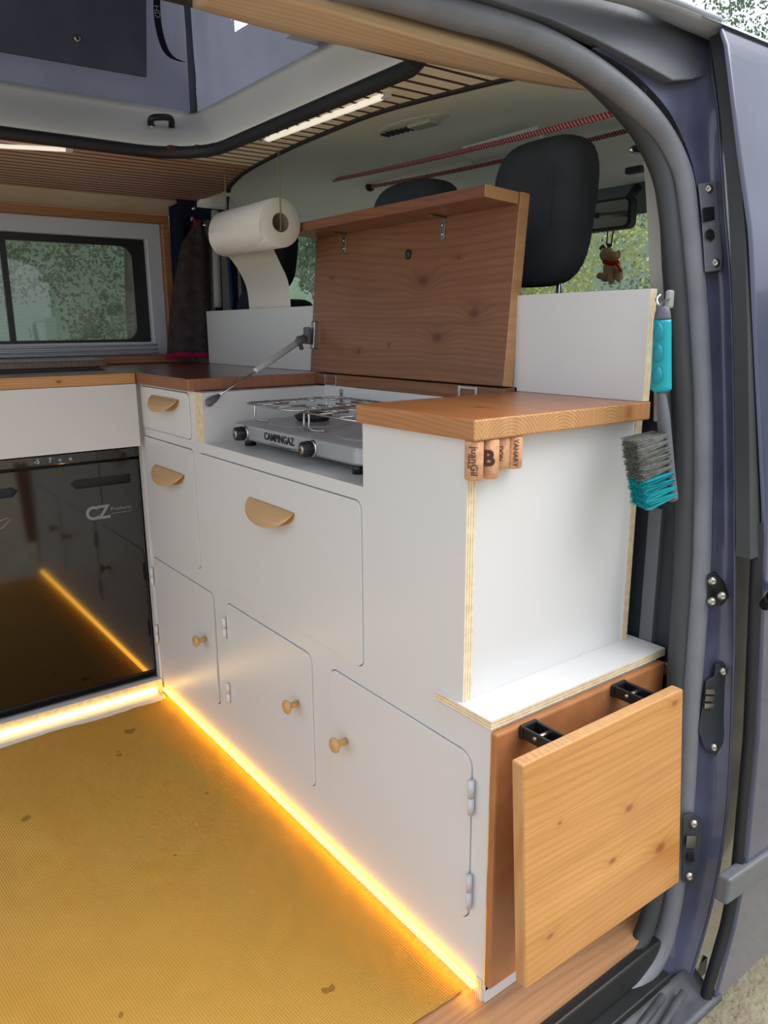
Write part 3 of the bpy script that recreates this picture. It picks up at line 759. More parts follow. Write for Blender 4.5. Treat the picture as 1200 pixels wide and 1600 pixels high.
# plates bolted on the jamb
def plate(name, label, pts, mat_, bolts, extra=()):
    r_ = empty(name, label, 'plate', pts[0])
    c = sum((Vector(p) for p in pts), Vector())/len(pts)
    mb = MB(); mb.poly3([Vector(p)+V(.002, -.004, 0) for p in pts], (-.004, .006, 0), mat_, .0015); obs = [mb.build('backing')]
    for b in bolts:
        mb = MB(); N_ = V(.75, -.66, 0); q = N_.to_track_quat('Z', 'Y').to_matrix().to_4x4(); q.translation = Vector(b)+N_*.006
        mb.lathe([(0, -.004), (.0065, -.004), (.0065, .0005), (.0042, .0018), (.0036, .003), (.002, .0032), (.0016, .002), (0, .002)], STEEL, 16, q); obs.append(mb.build('bolt'))
    for (nm, ps, m_) in extra:
        mb = MB(); mb.poly3([Vector(p)+V(.0035, -.0065, 0) for p in ps], (-.002, .003, 0), m_, .0006); obs.append(mb.build(nm))
    adopt(r_, *obs)
plate('striker_plate', 'upper grey striker plate with square and round holes on the door pillar', [(-0.02,0.383,1.069), (-0.014,0.417,1.076), (0.009,0.41,0.976), (0.011,0.407,0.957), (0.004,0.379,0.953), (-0.009,0.38,1.025)], GREYP, [(-0.017,0.399,1.063), (0.004,0.397,0.966)],
      [('square_hole', [(-0.01,0.383,1.037), (-0.009,0.409,1.041), (-0.005,0.407,1.023), (-0.006,0.381,1.018)], BLACK), ('round_hole', [(-0.003,0.384,1.007), (-0.003,0.393,1.011), (-0.001,0.4,1.008), (0.001,0.401,1), (0.001,0.393,0.994), (-0.001,0.384,0.998)], BLACK)])
plate('buffer_plate', 'small black buffer with two bolts halfway down the door pillar', [(0.061,0.359,0.541), (0.064,0.373,0.544), (0.07,0.389,0.528), (0.074,0.399,0.505), (0.072,0.387,0.493), (0.064,0.364,0.495)], BLACK, [(0.064,0.364,0.533), (0.066,0.364,0.503), (0.075,0.373,0.512)])
plate('contact_plate', 'long dark plate with brass contact pads on the door pillar', [(0.072,0.363,0.383), (0.075,0.378,0.386), (0.074,0.381,0.405), (0.077,0.396,0.404), (0.08,0.415,0.383), (0.084,0.411,0.324), (0.088,0.4,0.276), (0.086,0.385,0.259), (0.079,0.361,0.281), (0.075,0.35,0.309)], PILLARD, [(0.078,0.392,0.392), (0.083,0.379,0.276)],
      [('contact_pad', [(0.075,0.36,0.373), (0.078,0.379,0.369), (0.079,0.378,0.361), (0.075,0.359,0.366)], STEEL), ('contact_pad', [(0.076,0.359,0.363), (0.079,0.378,0.358), (0.079,0.377,0.35), (0.076,0.358,0.355)], STEEL), ('contact_pad', [(0.076,0.358,0.352), (0.08,0.377,0.347), (0.08,0.376,0.34), (0.077,0.357,0.344)], STEEL)])
plate('lower_striker_plate', 'lowest dark striker plate on the door pillar beside the folding table', [(0.084,0.315,0.187), (0.089,0.331,0.187), (0.093,0.348,0.171), (0.095,0.354,0.147), (0.098,0.351,0.095), (0.094,0.346,0.064), (0.09,0.32,0.076)], PILLARD, [(0.09,0.331,0.172), (0.093,0.328,0.086)],
      [('square_hole', [(0.09,0.32,0.157), (0.093,0.341,0.149), (0.094,0.34,0.129), (0.091,0.319,0.139)], STEEL), ('round_hole', [(0.092,0.323,0.127), (0.094,0.337,0.122), (0.095,0.339,0.108), (0.093,0.325,0.112)], BLACK)])

# ============================================================ CABINET
cab = empty('kitchen_cabinet', 'white laminate kitchen cabinet with drawers and doors across the van', 'cabinet', (-.6, .15, FZ))
CH = []
FR = [(-1.152, -.877, .661, .755, .012), (-1.160, -.8725, .3835, .6395, .012), (-.8445, -.2765, .3765, .6375, .014), (-1.156, -.819, .0895, .3435, .012), (-.756, -.429, .089, .3435, .016), (-.371, -.034, .089, .3435, .02)]
HOLES = [rrect(a-.0016, b+(.0016 if k_ != 3 else .005), c-.0016, d+.0016, r+.0016, 5) for k_, (a, b, c, d, r) in enumerate(FR)]
mb = MB()
mb.prism([(-1.168, .014), (0, .014), (0, .3975), (-.054, .3975), (-.054, .7535), (-.2714, .7535), (-.2714, .6604), (-.848, .6604), (-.848, .7600), (-1.168, .7600)], 1, 0, .015, WHITE, WHITE, holes=HOLES); paint(mb, lambda n, c: PLYY if (n.x > .5 and c.x > -.06) else WHITE)
CH.append(mb.build('front_panel'))
mb = MB(); mb.box((-.848, -.001, .6605), (-.8135, .285, .7600), None)
paint(mb, lambda n, c: PLYX if abs(n.y) > .5 else WHITE)
CH.append(mb.build('divider'))
mb = MB(); mb.box((-.8135, .0151, .6455), (-.25, .300, .6604), WHITE)
mb.box((-.847, .0152, .64), (-.2716, .02, .6455), WHITE)
CH.append(mb.build('hob_shelf'))
mb = MB(); mb.box((-.8135, .285, .6604), (-.2714, .300, .762), WHITE); mb.box((-.2714, .015, .6604), (-.256, .30, .753), WHITE); CH.append(mb.build('hob_recess_wall'))
mb = MB(); mb.box((-.071, .015, .4102), (-.0565, .3305, .7535), WHITE); CH.append(mb.build('end_panel'))
mb = MB(); mb.prism([(-.2, .4102), (-.054, .4102), (-.054, .7535), (-.2, .7535)], 1, .331, .345, WHITE, PLYY); CH.append(mb.build('back_panel'))
mb = MB(); t = bmesh.new()
mb.prism([(-.1, -.006), (.004, -.006), (.004, .3603), (-.1, .3603)], 2, .3978, .4100, WHITE, PLYZ, bev=0); CH.append(mb.build('ledge'))
mb = MB(); mb.box((-1.168, .0005, .0145), (-.0, .012, .0), PLYY); CH.append(mb.build('bottom_rail'))
mb = MB(); mb.box((-1.15, .004, FZ), (-.016, .018, .0138), WHITE)
mb.box((-.016, -.001, FZ), (-.004, .20, .0138), None)
paint(mb, lambda n, c: PLYX if (n.y < -.5 and c.x > -.017) else WHITE)
CH.append(mb.build('plinth'))
mb = MB(); mb.box((-.004, .002, FZ), (.0, .2, .0138), WHITE); CH.append(mb.build('plinth_face'))
mb = MB(); mb.box((-1.168, .28, FZ), (-.0, .345, .397), WHITE); mb.box((-.015, .015, .0145), (-.0005, .345, .3975), WHITE); mb.box((-1.168, .3, .39), (-.1, .31, .75), WHITE); CH.append(mb.build('carcass'))
# backing board the table hangs on
mb = MB(); mb.poly3([(.0005, -.004, .014), (.0005, .349, .014), (.0005, .349, .394), (.0005, -.004, .394)], (.0125, 0, 0), W_BACK, .003); CH.append(mb.build('table_backing_board', label='brown stained backing board'))

def lip_handle(cx, cz, w, h, parent):
    mb = MB()
    def f(u, v):
        a = PI*u; r = v
        x = cx+w/2*math.cos(PI-a)*1; zz = cz+h*.45-h*math.sin(a)*r*(1.0)
        y = -.0035-.024*math.sin(a)**.8*math.sin(PI*min(1, r*1.05)*.5)-.003*math.sin(a)
        return (x, y, zz)
    mb.grid(f, 28, 8, W_HAND)
    mb.poly3([(cx-w/2, -.0032, cz+h*.45)]+[(cx+w/2*math.cos(PI-a), -.0032, cz+h*.45-h*math.sin(a)) for a in [PI*k/20 for k in range(1, 20)]]+[(cx+w/2, -.0032, cz+h*.45)], (0, .0008, 0), W_HAND)
    return mb.build('handle', parent=parent)
def front(kind, x0, x1, z0, z1, corners=(1, 1, 1, 1), r=.012, tilt=0):
    mb = MB(); mb.prism(rrect(x0, x1, z0, z1, r, 5, corners), 1, -.0025, .014, WHITE, WHITE, bev=.001)
    if True:
        g = MB()  # shadow gap line: thin dark recess ring behind the front edge
    g.bm.free()
    return mb.build(kind)
def knob(parent, x, z):
    q = Matrix.Rotation(PI/2, 4, 'X'); q.translation = Vector((x, -.003, z))
    mb = MB(); mb.lathe([(0, 0), (.0055, 0), (.0055, .012), (.0075, .017), (.0125, .021), (.013, .024), (.011, .0265), (0, .0272)], W_KNOB, 24, q)
    return mb.build('knob', parent=parent)
def butt_hinge(parent, x, z0, z1, m_=None):
    zm = (z0+z1)/2; mb = MB()
    mb.tube([(x, -.006, z0), (x, -.006, zm-.0008)], .0042, m_ or ALU, 12); mb.tube([(x, -.006, zm+.0008), (x, -.006, z1)], .0042, m_ or ALU, 12)
    return mb.build('hinge', parent=parent)
d = front('drawer', -1.152, -.877, .661, .755); CH.append(d); lip_handle(-1.0, .726, .15, .03, d)
d = front('drawer', -1.160, -.8725, .3835, .6395); CH.append(d); lip_handle(-1.005, .567, .165, .032, d)
d = front('drawer', -.8445, -.2765, .3765, .6375, r=.014); CH.append(d); lip_handle(-.545, .570, .16, .034, d)
d1 = front('door', -1.156, -.819, .0895, .3435); CH.append(d1); knob(d1, -.865, .228); butt_hinge(d1, -1.162, .27, .315, WHITE); butt_hinge(d1, -1.162, .12, .165, WHITE)
d2 = front('door', -.756, -.429, .089, .3435, r=.016); CH.append(d2); knob(d2, -.476, .236); butt_hinge(d2, -.760, .265, .31, WHITE); butt_hinge(d2, -.760, .12, .165, WHITE)
d3 = front('door', -.371, -.034, .089, .3435, (1, 1, 1, 1), r=.02); CH.append(d3); knob(d3, -.324, .232); butt_hinge(d3, -.0285, .262, .312); butt_hinge(d3, -.0285, .118, .17)
adopt(cab, *CH)

# ---- worktops
wt = empty('corner_worktop', 'dark varnished pine worktop in the corner left of the stove', 'worktop', (-1.2, .15, .76))
mb = MB(); mb.prism([(-1.62, -.011), (-.8549, -.011), (-.8549, .3105), (-1.62, .3105)], 2, .7605, .7855, W_TOPD, W_TOPE, bev=.002); paint(mb, lambda n, c: W_TOPD if abs(n.z) > .7 else (W_TOPE if n.x > .5 else W_TOPF)); a_ = mb.build('board'); adopt(wt, a_)
mb = MB(); mb.box((-.8545, .2855, .7625), (-.275, .3105, .7855), W_LID, .0015); rl = tag(mb.build('hinge_rail'), 'narrow brown wooden rail behind the stove under the raised lid', 'rail')
mb = MB(); mb.box((-1.62, -1.2, .7615), (-1.1463, -.0125, .7857), None, .002)
paint(mb, lambda n, c: W_TOPD if n.z > .5 else W_FRE)
ft = tag(mb.build('fridge_worktop'), 'dark pine worktop with light front edge above the fridge', 'worktop')
ow = MB(); ow.prism([(-.272, -.0115), (-.0314, -.0115), (-.0314, .3299), (-.272, .3299)], 2, .7541, .78, W_TOPO, W_TOPOE, bev=.0025)
paint(ow, lambda n, c: W_TOPO if abs(n.z) > .7 else (W_RING if n.x > .7 else W_TOPOE))
owo = tag(ow.build('outer_worktop'), 'orange-brown pine worktop on top of the box nearest the door', 'worktop')
# spare board on fridge worktop
cb = empty('cover_board', 'dark varnished board lying on the fridge worktop below the window', 'board', (-1.45, -.2, .7857))
mb = MB(); mb.poly3([(-1.335, -1.1, .7925), (-1.335, -.015, .7925), (-1.6, .018, .7925), (-1.6, -1.1, .7925)], (0, 0, .0165), W_TOPD, .002); b1 = mb.build('board')
mb = MB(); mb.box((-1.59, -1.1, .786), (-1.345, -.03, .7923), BLACK); b2 = mb.build('foam_pad'); adopt(cb, b1, b2)
# backsplash
mb = MB(); mb.prism([(-1.46, .7862), (-.2725, .7862), (-.2725, .7805), (-.0325, .7805), (-.0325, .9325), (-1.46, .928)], 1, .3115, .3255, WHITE, PLYY); bs = tag(mb.build('backsplash'), 'long white laminate board standing behind the worktops', 'backsplash')

# ---- lid
lid = empty('stove_lid', 'raised brown pine lid propped open behind the camping stove', 'lid', (-.58, .29, .787))
mb = MB(); mb.prism([(.285, .7885), (.307, .7865), (.333, 1.0855), (.311, 1.0875)], 0, -.873, -.278, None, None, bev=.0015)
paint(mb, lambda n, c: W_RINGL if n.x > .7 else W_LID)
l1 = mb.build('lid_board')
mb = MB(); mb.prism([(.237, 1.0735), (.3098, 1.0685), (.3110, 1.0870), (.238, 1.0915)], 0, -.874, -.281, None, None, bev=.0012)
paint(mb, lambda n, c: W_RINGL if n.x > .7 else W_LID)
l2 = mb.build('lid_apron')
LS = [l1, l2]
for x in (-.76, -.455):
    mb = MB(); ya = .3085
    mb.poly3([(x-.006, ya, 1.065), (x+.006, ya, 1.065), (x+.006, ya-.003, 1.032), (x, ya-.0035, 1.028), (x-.006, ya-.003, 1.032)], (0, -.0016, 0), STEEL, .0004)
    mb.poly3([(x-.006, ya, 1.0665), (x+.006, ya, 1.0665), (x+.006, ya-.032, 1.0688), (x-.006, ya-.032, 1.0688)], (0, 0, -.0016), STEEL, .0004)
    for z in (1.055, 1.04): mb.ball((x, ya-.004, z), (.0028, .0014, .0028), CHROME, 2)
    LS.append(mb.build('angle_bracket'))
mb = MB(); kp = (-0.546,0.3,1.013); mb.ball((kp[0], .3015, kp[2]), (.007, .003, .009), BLACK); LS.append(mb.build('rubber_stop'))
for x in (-.79, -.36): 
    mb = MB()
    z0 = .763
    mb.box((x-.024, .2825, z0), (x-.018, .2855, z0+.022), CHROME, .0005); mb.box((x+.018, .2825, z0), (x+.024, .2855, z0+.022), CHROME, .0005)
    mb.box((x-.018, .283, z0), (x+.018, .2855, z0+.004), CHROME); mb.box((x-.018, .283, z0+.017), (x+.018, .2855, z0+.021), CHROME)
    LS.append(mb.build('butt_hinge'))
adopt(lid, *LS)
mb = MB(); mb.box((-.755, .2835, .722), (-.741, .285, .757), CHROME, .0004)
for z in (.732, .746): mb.ball((-.748, .2832, z), (.0025, .001, .0025), BLACK, 2)
fs = tag(mb.build('flat_bracket'), 'small metal plate screwed to the white wall behind the stove', 'bracket')
# gas strut
gs = empty('lid_strut', 'silver gas strut holding up the wooden lid', 'strut', (-.813, .01, .74))
A = V(-.808, .010, .741); B = V(-.853, .27, .866); dA = (B-A)
mb = MB(); mb.tube([A+dA*.08, A+dA*.45], .0022, CHROME, 10); s1 = mb.build('rod')
mb = MB(); mb.tube([A+dA*.44, A+dA*.46, A+dA*.86, A+dA*.87], [.0055, .0068, .0068, .005], plain('silver_tube', (205, 205, 207), .3, metal=.3), 14); s2_ = mb.build('cylinder')
mb = MB(); mb.tube([A+V(-.003, -.004, 0), A, A+dA*.05, A+dA*.1], [.006, .0085, .0075, .0035], GREYP, 12, flat=(1, 1)); mb.ball(A+V(.004, 0, 0), (.004, .008, .008), GREYP); s3 = mb.build('lower_bracket')
mb = MB(); mb.tube([A+dA*.86, A+dA*.9, A+dA*.96], [.0055, .009, .0085], GREYP, 12); mb.tube([A+dA*.89+V(0, 0, .012), A+dA*.93+V(0, .0, -.02)], .0045, GREYP, 8)
mb.box((B.x-.018, .268, B.z-.018), (B.x+.002, .278, B.z+.018), GREYP, .003); mb.poly3([(B.x-.010, .279, B.z-.028), (B.x+.004, .279, B.z-.028), (B.x+.004, .285, B.z+.03), (B.x-.010, .285, B.z+.03)], (0, .012, 0), STEEL, .002); s4 = mb.build('upper_bracket')
adopt(gs, s1, s2_, s3, s4)

# ---- stove
sv = empty('camping_stove', 'silver two-burner camping stove on the white shelf', 'stove', (-.54, .16, .6604))
SX0, SX1, SY0, SY1, SZ0, SZ1 = -.768, -.318, .034, .270, .677, .706
mb = MB(); t = bmesh.new()
pl = rrect(SX0, SX1, SY0, SY1, .028, 7)
def ring(off, z): return [t.verts.new((x+(-off if x > (SX0+SX1)/2 else off), y+(-off if y > (SY0+SY1)/2 else off), z)) for x, y in pl]
R = [ring(.004, SZ0), ring(0, SZ0+.004), ring(0, SZ1-.005), ring(.0015, SZ1-.0015), ring(.006, SZ1)]
for a, b in zip(R, R[1:]):
    for i in range(len(a)): j = (i+1) % len(a); t.faces.new((a[i], a[j], b[j], b[i]))
t.faces.new(R[-1]); t.faces.new(R[0][::-1])
for f in t.faces: f.smooth = len(f.verts) == 4
mb.merge(t, SILVER); S_ = [mb.build('body')]
BC = [(-.655, .155), (-.425, .155)]
for bx, by in BC:
    mb = MB(); q = Matrix.Translation((bx, by, SZ1))
    mb.lathe([(.085, -.001), (.084, .0012), (.080, .0018), (.060, .0008), (.045, .0006), (.03, .003), (0, .003)], SILVER, 48, q); S_.append(mb.build('drip_pan'))
    mb = MB(); mb.lathe([(.022, .0), (.03, .004), (.033, .010), (.034, .014), (.028, .017), (.026, .016), (.022, .0185), (.01, .0195), (0, .0195)], BURN, 40, q)
    for k in range(28):
        a = 2*PI*k/28; c, s_ = math.cos(a), math.sin(a)
        mb.tube([(bx+.030*c, by+.030*s_, SZ1+.006), (bx+.0352*c, by+.0352*s_, SZ1+.014)], .0014, BLACK, 5)
    S_.append(mb.build('burner'))
for kx in (-.702, -.462):
    mb = MB(); q = Matrix.Rotation(PI/2, 4, 'X'); q.translation = Vector((kx, SY0, .690))
    mb.lathe([(.0, 0), (.010, 0), (.010, .004), (.0125, .005), (.0125, .012), (.0115, .021), (.010, .0225), (.0, .0225)], BLACK, 28, q)
    for k in range(14):
        a = 2*PI*k/14; mb.tube([(kx+.0124*math.cos(a), SY0-.006, .690+.0124*math.sin(a)), (kx+.0115*math.cos(a), SY0-.021, .690+.0115*math.sin(a))], .0012, BLACK, 5)
    kn = mb.build('control_knob'); S_.append(kn)
    mb = MB(); mb.lathe([(.0, .0228), (.0085, .0228), (.0085, .0232), (0, .0232)], STEEL, 20, q); mb.build('knob_disc', parent=kn)
    mb = MB(); mb.lathe([(.0, .0233), (.0022, .0233), (.0022, .0238), (0, .0238)], PRINTB, 12, q.copy()); mb.build('knob_mark', parent=kn)
    mb = MB(); mb.lathe([(0, 0), (.0145, 0), (.0135, .003), (.009, .004), (0, .004)], CHROME, 24, q); S_.append(mb.build('knob_collar'))
for fx, fy in ((-.735, .06), (-.36, .055), (-.735, .24), (-.36, .24)):
    mb = MB(); mb.tube([(fx, fy, .6606), (fx, fy, .678)], [.011, .0105], BLACK, 16); S_.append(mb.build('foot'))
# pan grates: two wire frames
GZ = .743
for gi, (gx0, gx1) in enumerate(((-.735, -.548), (-.535, -.345))):
    mb = MB(); y0, y1 = .052, .258; rw = .0019
    fr = spline([(gx0+.012, y0, GZ), (gx1-.012, y0, GZ), (gx1, y0+.012, GZ), (gx1, y1-.012, GZ), (gx1-.012, y1, GZ), (gx0+.012, y1, GZ), (gx0, y1-.012, GZ), (gx0, y0+.012, GZ)], 1)
    mb.tube(fr, rw, CHROME, 8, closed=True)
    cx, cy = (gx0+gx1)/2, (y0+y1)/2
    for yy in (-.055, -.02, .02, .055):
        L = .055
        mb.tube([(gx0, cy+yy, GZ+.001), (gx0+L, cy+yy, GZ+.001)], rw, CHROME, 7); mb.tube([(gx1-L, cy+yy, GZ+.001), (gx1, cy+yy, GZ+.001)], rw, CHROME, 7)
    for xx in (-.03, .03):
        mb.tube([(cx+xx, y0, GZ+.001), (cx+xx, y0+.06, GZ+.001)], rw, CHROME, 7); mb.tube([(cx+xx, y1-.06, GZ+.001), (cx+xx, y1, GZ+.001)], rw, CHROME, 7)
    for px, sx in ((gx0, 1), (gx1, -1)):
        for py, sy in ((y0+.02, 1), (y1-.02, -1)):
            mb.tube(spline([(px, py, GZ), (px+.002*sx, py, GZ-.014), (px+.002*sx, py, GZ-.03), (px+.006*sx, py+.008*sy, GZ-.0345), (px+.018*sx, py+.02*sy, GZ-.0345)], 3), rw, CHROME, 7)
    S_.append(mb.build('pan_grate'))
S_.append(text('lettering', 'CAMPINGAZ', .0185, PRINTB, (-.575, SY0-.0006, .6925), (1, 0, 0), (0, 0, 1), bold=.0004))
mb = MB(); mb.tube(spline([(-.605, SY0-.0002, .682), (-.56, SY0-.0002, .6795), (-.515, SY0-.0002, .6815)], 4), .0006, PRINTB, 5); S_.append(mb.build('printed_swoosh'))
adopt(sv, *S_)

# ---- folding table
ftb = empty('folding_table', 'square orange pine table top folded down on the cabinet end', 'table', (.08, .13, .09))
mb = MB(); ta = [(0.087,-0.038,0.402), (0.087,0.279,0.4), (0.092,0.308,0.081), (0.092,-0.022,0.09)]
mb.poly3([V(*p) for p in ta], (-.018, 0, 0), None, .0025)
paint(mb, lambda n, c: W_TAB if n.x > .5 else W_TABE)
t1 = mb.build('table_top'); TS = [t1]
for y in (.048, .232):
    mb = MB(); mb.box((.0135, y-.015, .378), (.020, y+.015, .397), BLACK, .002); mb.box((.020, y-.014, .380), (.068, y-.010, .396), BLACK, .001); mb.box((.020, y+.010, .380), (.068, y+.014, .396), BLACK, .001)
    mb.box((.020, y-.010, .379), (.068, y+.010, .382), BLACK, .001); mb.tube([(.04, y-.016, .389), (.04, y+.016, .389)], .003, STEEL, 10)
    TS.append(mb.build('folding_bracket'))
adopt(ftb, *TS)
mb = MB(); mb.box((.006, .349, .372), (.022, .3585, .392), STEEL, .002); mb.ball((.016, .354, .382), .005, CHROME); tag(mb.build('latch'), 'small metal latch at the rear corner of the white ledge', 'latch')

# ---- fridge
fr = empty('fridge', 'glossy black compressor fridge built in below the worktop', 'fridge', (-1.4, -.3, .015))
FX = -1.1884
mb = MB(); mb.box((FX-.4, -.62, .016), (FX-.032, -.003, .612), FRGE, .004); F_ = [mb.build('housing')]
mb = MB(); mb.box((FX-.03, -.62, .586), (FX-.002, -.004, .611), FRG, .003); pn = mb.build('control_panel'); F_.append(pn)
mb = MB()
mb.prism([(-.62, .04), (-.008, .04), (-.008, .581), (-.62, .581)], 0, FX-.03, FX, FRG, holes=[[(-.168, .539), (-.158, .548), (-.03, .548), (-.03, .526), (-.156, .526)], [(-.62+.15, .526), (-.62+.15, .548), (-.29, .548), (-.278, .539), (-.29, .526)]])
F_.append(mb.build('door_front'))
mb = MB(); mb.box((FX-.03, -.6, .50), (FX-.02, -.02, .57), BLACK); F_.append(mb.build('handle_recess'))
mb = MB(); mb.box((FX-.028, -.62, .019), (FX-.004, -.006, .037), FRGE, .001); mb.box((FX-.02, -.62, .0372), (FX-.012, -.006, .0398), BLACK); F_.append(mb.build('bottom_trim'))
dd = (-1.188,-0.085,0.462)
F_.append(text('logo', 'CZ', .044, LOGO, (FX+.0002, dd[1]-.028, dd[2]+.001), (0, 1, 0), (0, 0, 1), bold=.0012, spacing=.85))
F_.append(text('logo_word', 'Products', .0125, LOGO, (FX+.0002, dd[1]+.027, dd[2]+.0065), (0, 1, 0), (0, 0, 1), spacing=1.1))
mb = MB(); mb.box((FX, dd[1]+.002, dd[2]-.0045), (FX+.0005, dd[1]+.052, dd[2]-.0035), LOGO); F_.append(mb.build('logo_rule'))
mb = MB(); mb.tube([(FX+.0003, -.34, .473), (FX+.0003, -.308, .482), (FX+.0003, -.30, .477), (FX+.0003, -.318, .462), (FX+.0003, -.34, .455)], .0012, LOGO, 5); F_.append(mb.build('printed_arrow'))
for s_, uu, vv, sz in (('-5', 58, 726, .016), ('7', 79, 724, .016), ('o', 94, 722, .014), ('o', 111, 721, .014), ('+', 15, 731, .011), ('-', 33, 729, .014)):
    pass
for s_, p, sz in (('-5', (-1.19,-0.233,0.592), .015), ('7', (-1.189,-0.205,0.592), .015), ('o', (-1.19,-0.184,0.592), .013), ('o', (-1.19,-0.161,0.591), .013), ('+', (-1.19,-0.289,0.591), .010), ('-', (-1.189,-0.266,0.591), .012)):
    q = text('display_symbol', s_, sz, PRINTW if sz > .0125 else LOGO, (FX-.0015, p[1], .598), (0, 1, 0), (0, 0, 1)); q.parent = pn
adopt(fr, *F_)
mb = MB(); mb.box((-1.16, -1.2, .6175), (-1.1463, -.0125, .7608), WHITE, .001); tag(mb.build('fascia_board'), 'wide white board between fridge and worktop edge', 'board')
mb = MB(); mb.box((-1.19, -.004, FZ), (-1.168, .2, .76), WHITE); tag(mb.build('filler_strip'), 'narrow white strip between fridge and drawers', 'strip')
# sill in front of the fridge
sl = MB(); sl.prism([(-1.62, FZ), (-1.62, .014), (-1.172, .014), (-1.172, .0225), (-1.1565, .0225), (-1.1565, FZ)], 1, -1.2, -.004, None)
paint(sl, lambda n, c: PLYZ if n.x > .5 else WHITE)
tag(sl.build('fridge_plinth'), 'layered plywood plinth with white top in front of the fridge', 'plinth')
mb = MB(); mb.box((-1.1563, -1.2, FZ), (-1.118, -.02, -.006), WHITE, .001); mb.tube([(-1.127, -.012, -.012), (-1.127, -.018, -.012)], .007, DIFF, 12); tag(mb.build('threshold_strip'), 'flat white strip on the floor before the fridge plinth', 'strip')
mb = MB(); mb.box((-1.156, -1.2, -.005), (-1.149, -.02, .006), LEDS, .001); tag(mb.build('led_strip'), 'glowing warm light strip along the foot of the fridge plinth', 'light strip')
mb = MB(); mb.box((-1.145, -.008, -.005), (-.0165, -.001, .003), LEDW, .001); tag(mb.build('led_strip'), 'glowing warm light strip along the foot of the drawers and doors', 'light strip')

# ---- rug
ra, rb, rc = V(*(-1.133,0.005,-0.016)), V(*(-0.032,-0.012,-0.016)), V(*(-0.029,-0.097,-0.016))
dirn = (rb-ra); down = (rc-rb).normalized()
def rug(u, v):
    p = ra.lerp(rb, u)+V(-.16*0, 0, 0)
    p = p+Vector((down.x*(.0+.25*u), -1, 0)).normalized()*(1.1*v)+V(-.05*(1-u)*v, 0, 0)
    w_ = .9*min(1, .15+v*4)*.012*max(0, noise.noise(Vector((p.x*4.2, p.y*9, 3)))+.1)*min(1, v*16)*min(1, (1-u)*30+.1)
    w_ += .0035*abs(noise.noise(Vector((p.x*14+p.y*8, p.y*22, 9))))
    w_ += .007*math.exp(-((v-.07-.02*math.sin(u*9))/.03)**2)*.35*(.4+.6*abs(noise.noise(Vector((u*6, 0, 4)))))*2
    p.x += .004*noise.noise(Vector((p.y*8, 3, 1))); p.z = FZ+.0035+w_
    return p
mb = MB(); mb.grid(rug, 150, 150, RUG, thick=.003); tag(mb.build('rug'), 'mustard yellow woven cotton rug on the van floor', 'rug')

# ---- corks under the outer worktop
ck = [((-.0445, .0015), .0225/2, .0475, 'leftmost wine cork on the box corner with serif lettering', 'juanGil'), ((-.0435, .0255), .024/2, .048, 'wine cork with a big brown letter B', 'B'), ((-.0455, .0475), .0105, .0385, 'short wine cork with a small printed frame, third from the box corner', 'DON'), ((-.0445, .067), .0118, .0405, 'rightmost wine cork of the four, lettered along its length', 'YAHARY')]
for (cx, cy), r, L, lab, tx in ck:
    zt = .7538; mb = MB(); q = Matrix.Translation((0, 0, 0))
    c = empty('wine_cork', lab, 'cork', (cx, cy, zt-L), 'corks glued under the outer worktop')
    mb.lathe([(0, 0), (r-.0015, 0), (r, .0015), (r, L-.0015), (r-.0015, L), (0, L)], CORK, 28, Matrix.Translation((cx, cy, zt-L)))
    b = mb.build('cork_body'); adopt(c, b)
    n_v = V(.66, -.75, 0); sd = V(.75, .66, 0); zc = zt-L/2
    if tx == 'B':
        o = text('printed_letter', tx, .026, PRINTBR, V(cx, cy, zc+.001)+n_v*(r+.0008), sd, (0, 0, 1), bold=.001)
    elif tx == 'juanGil':
        o = text('printed_name', tx, .0125, PRINTBR, V(cx, cy, zc)+n_v*(r+.0006)+sd*.001, (0, 0, -1), sd)
        o2 = text('printed_line', 'FAMILIA', .005, PRINTBR, V(cx, cy, zc)+n_v*(r-.0002)-sd*.0055, (0, 0, -1), sd); adopt(c, o2)
    else:
        o = text('printed_name', tx, .009 if tx == 'YAHARY' else .008, PRINTBR, V(cx, cy, zc)+n_v*(r+.0003)+sd*(.004 if tx == 'YAHARY' else 0), (0, 0, -1), sd)
    adopt(c, o)

# ---- brush
br = empty('hand_brush', 'teal and grey hand brush hanging by the door seal', 'brush', (.0, .3, .6))
hx = [(0.012,0.275,0.908), (0.013,0.275,0.891), (0.014,0.278,0.842), (0.015,0.281,0.799), (0.018,0.284,0.775), (0.022,0.29,0.733), (0.028,0.294,0.689), (0.032,0.3,0.654)]
hp = spline(hx, 6)
mb = MB(); g1 = [p for p in hp if p.z > hx[1][2]]+[Vector(hx[1])]
mb.tube(spline([hx[0], hx[1]], 4), [.006, .009, .0105, .011, .0115], GREYP, 14, flat=(1, .75)); h0 = mb.build('handle_end')
mb = MB(); gg = spline([hx[1], hx[2], hx[3]], 8); rs = [.0112+.0022*math.sin(PI*min(1, i/8)) for i in range(len(gg))]; rs = [.0115+.003*(i/(len(gg)-1)) for i in range(len(gg))]; rs[-1] = .010
mb.tube(gg, rs, TEAL, 16, flat=(1, .8)); h1 = mb.build('grip')
n_v = V(.45, -.89, 0)
mb = MB()
for q_ in ((0.018,0.262,0.875), (0.018,0.264,0.849), (0.019,0.265,0.821)): mb.ball(V(*q_)+n_v*.009, (.007, .0035, .0115), plain('teal_inset', (0, 132, 148), .5), 3)
h2 = mb.build('grip_inset')
mb = MB(); nk = spline([hx[3], hx[4], hx[5], hx[6], hx[7]], 6); m_ = len(nk)
mb.tube(nk, [.009+.005*min(1, i/8) for i in range(m_)], GREYP, 14, flat=(1, .6)); h3 = mb.build('head')
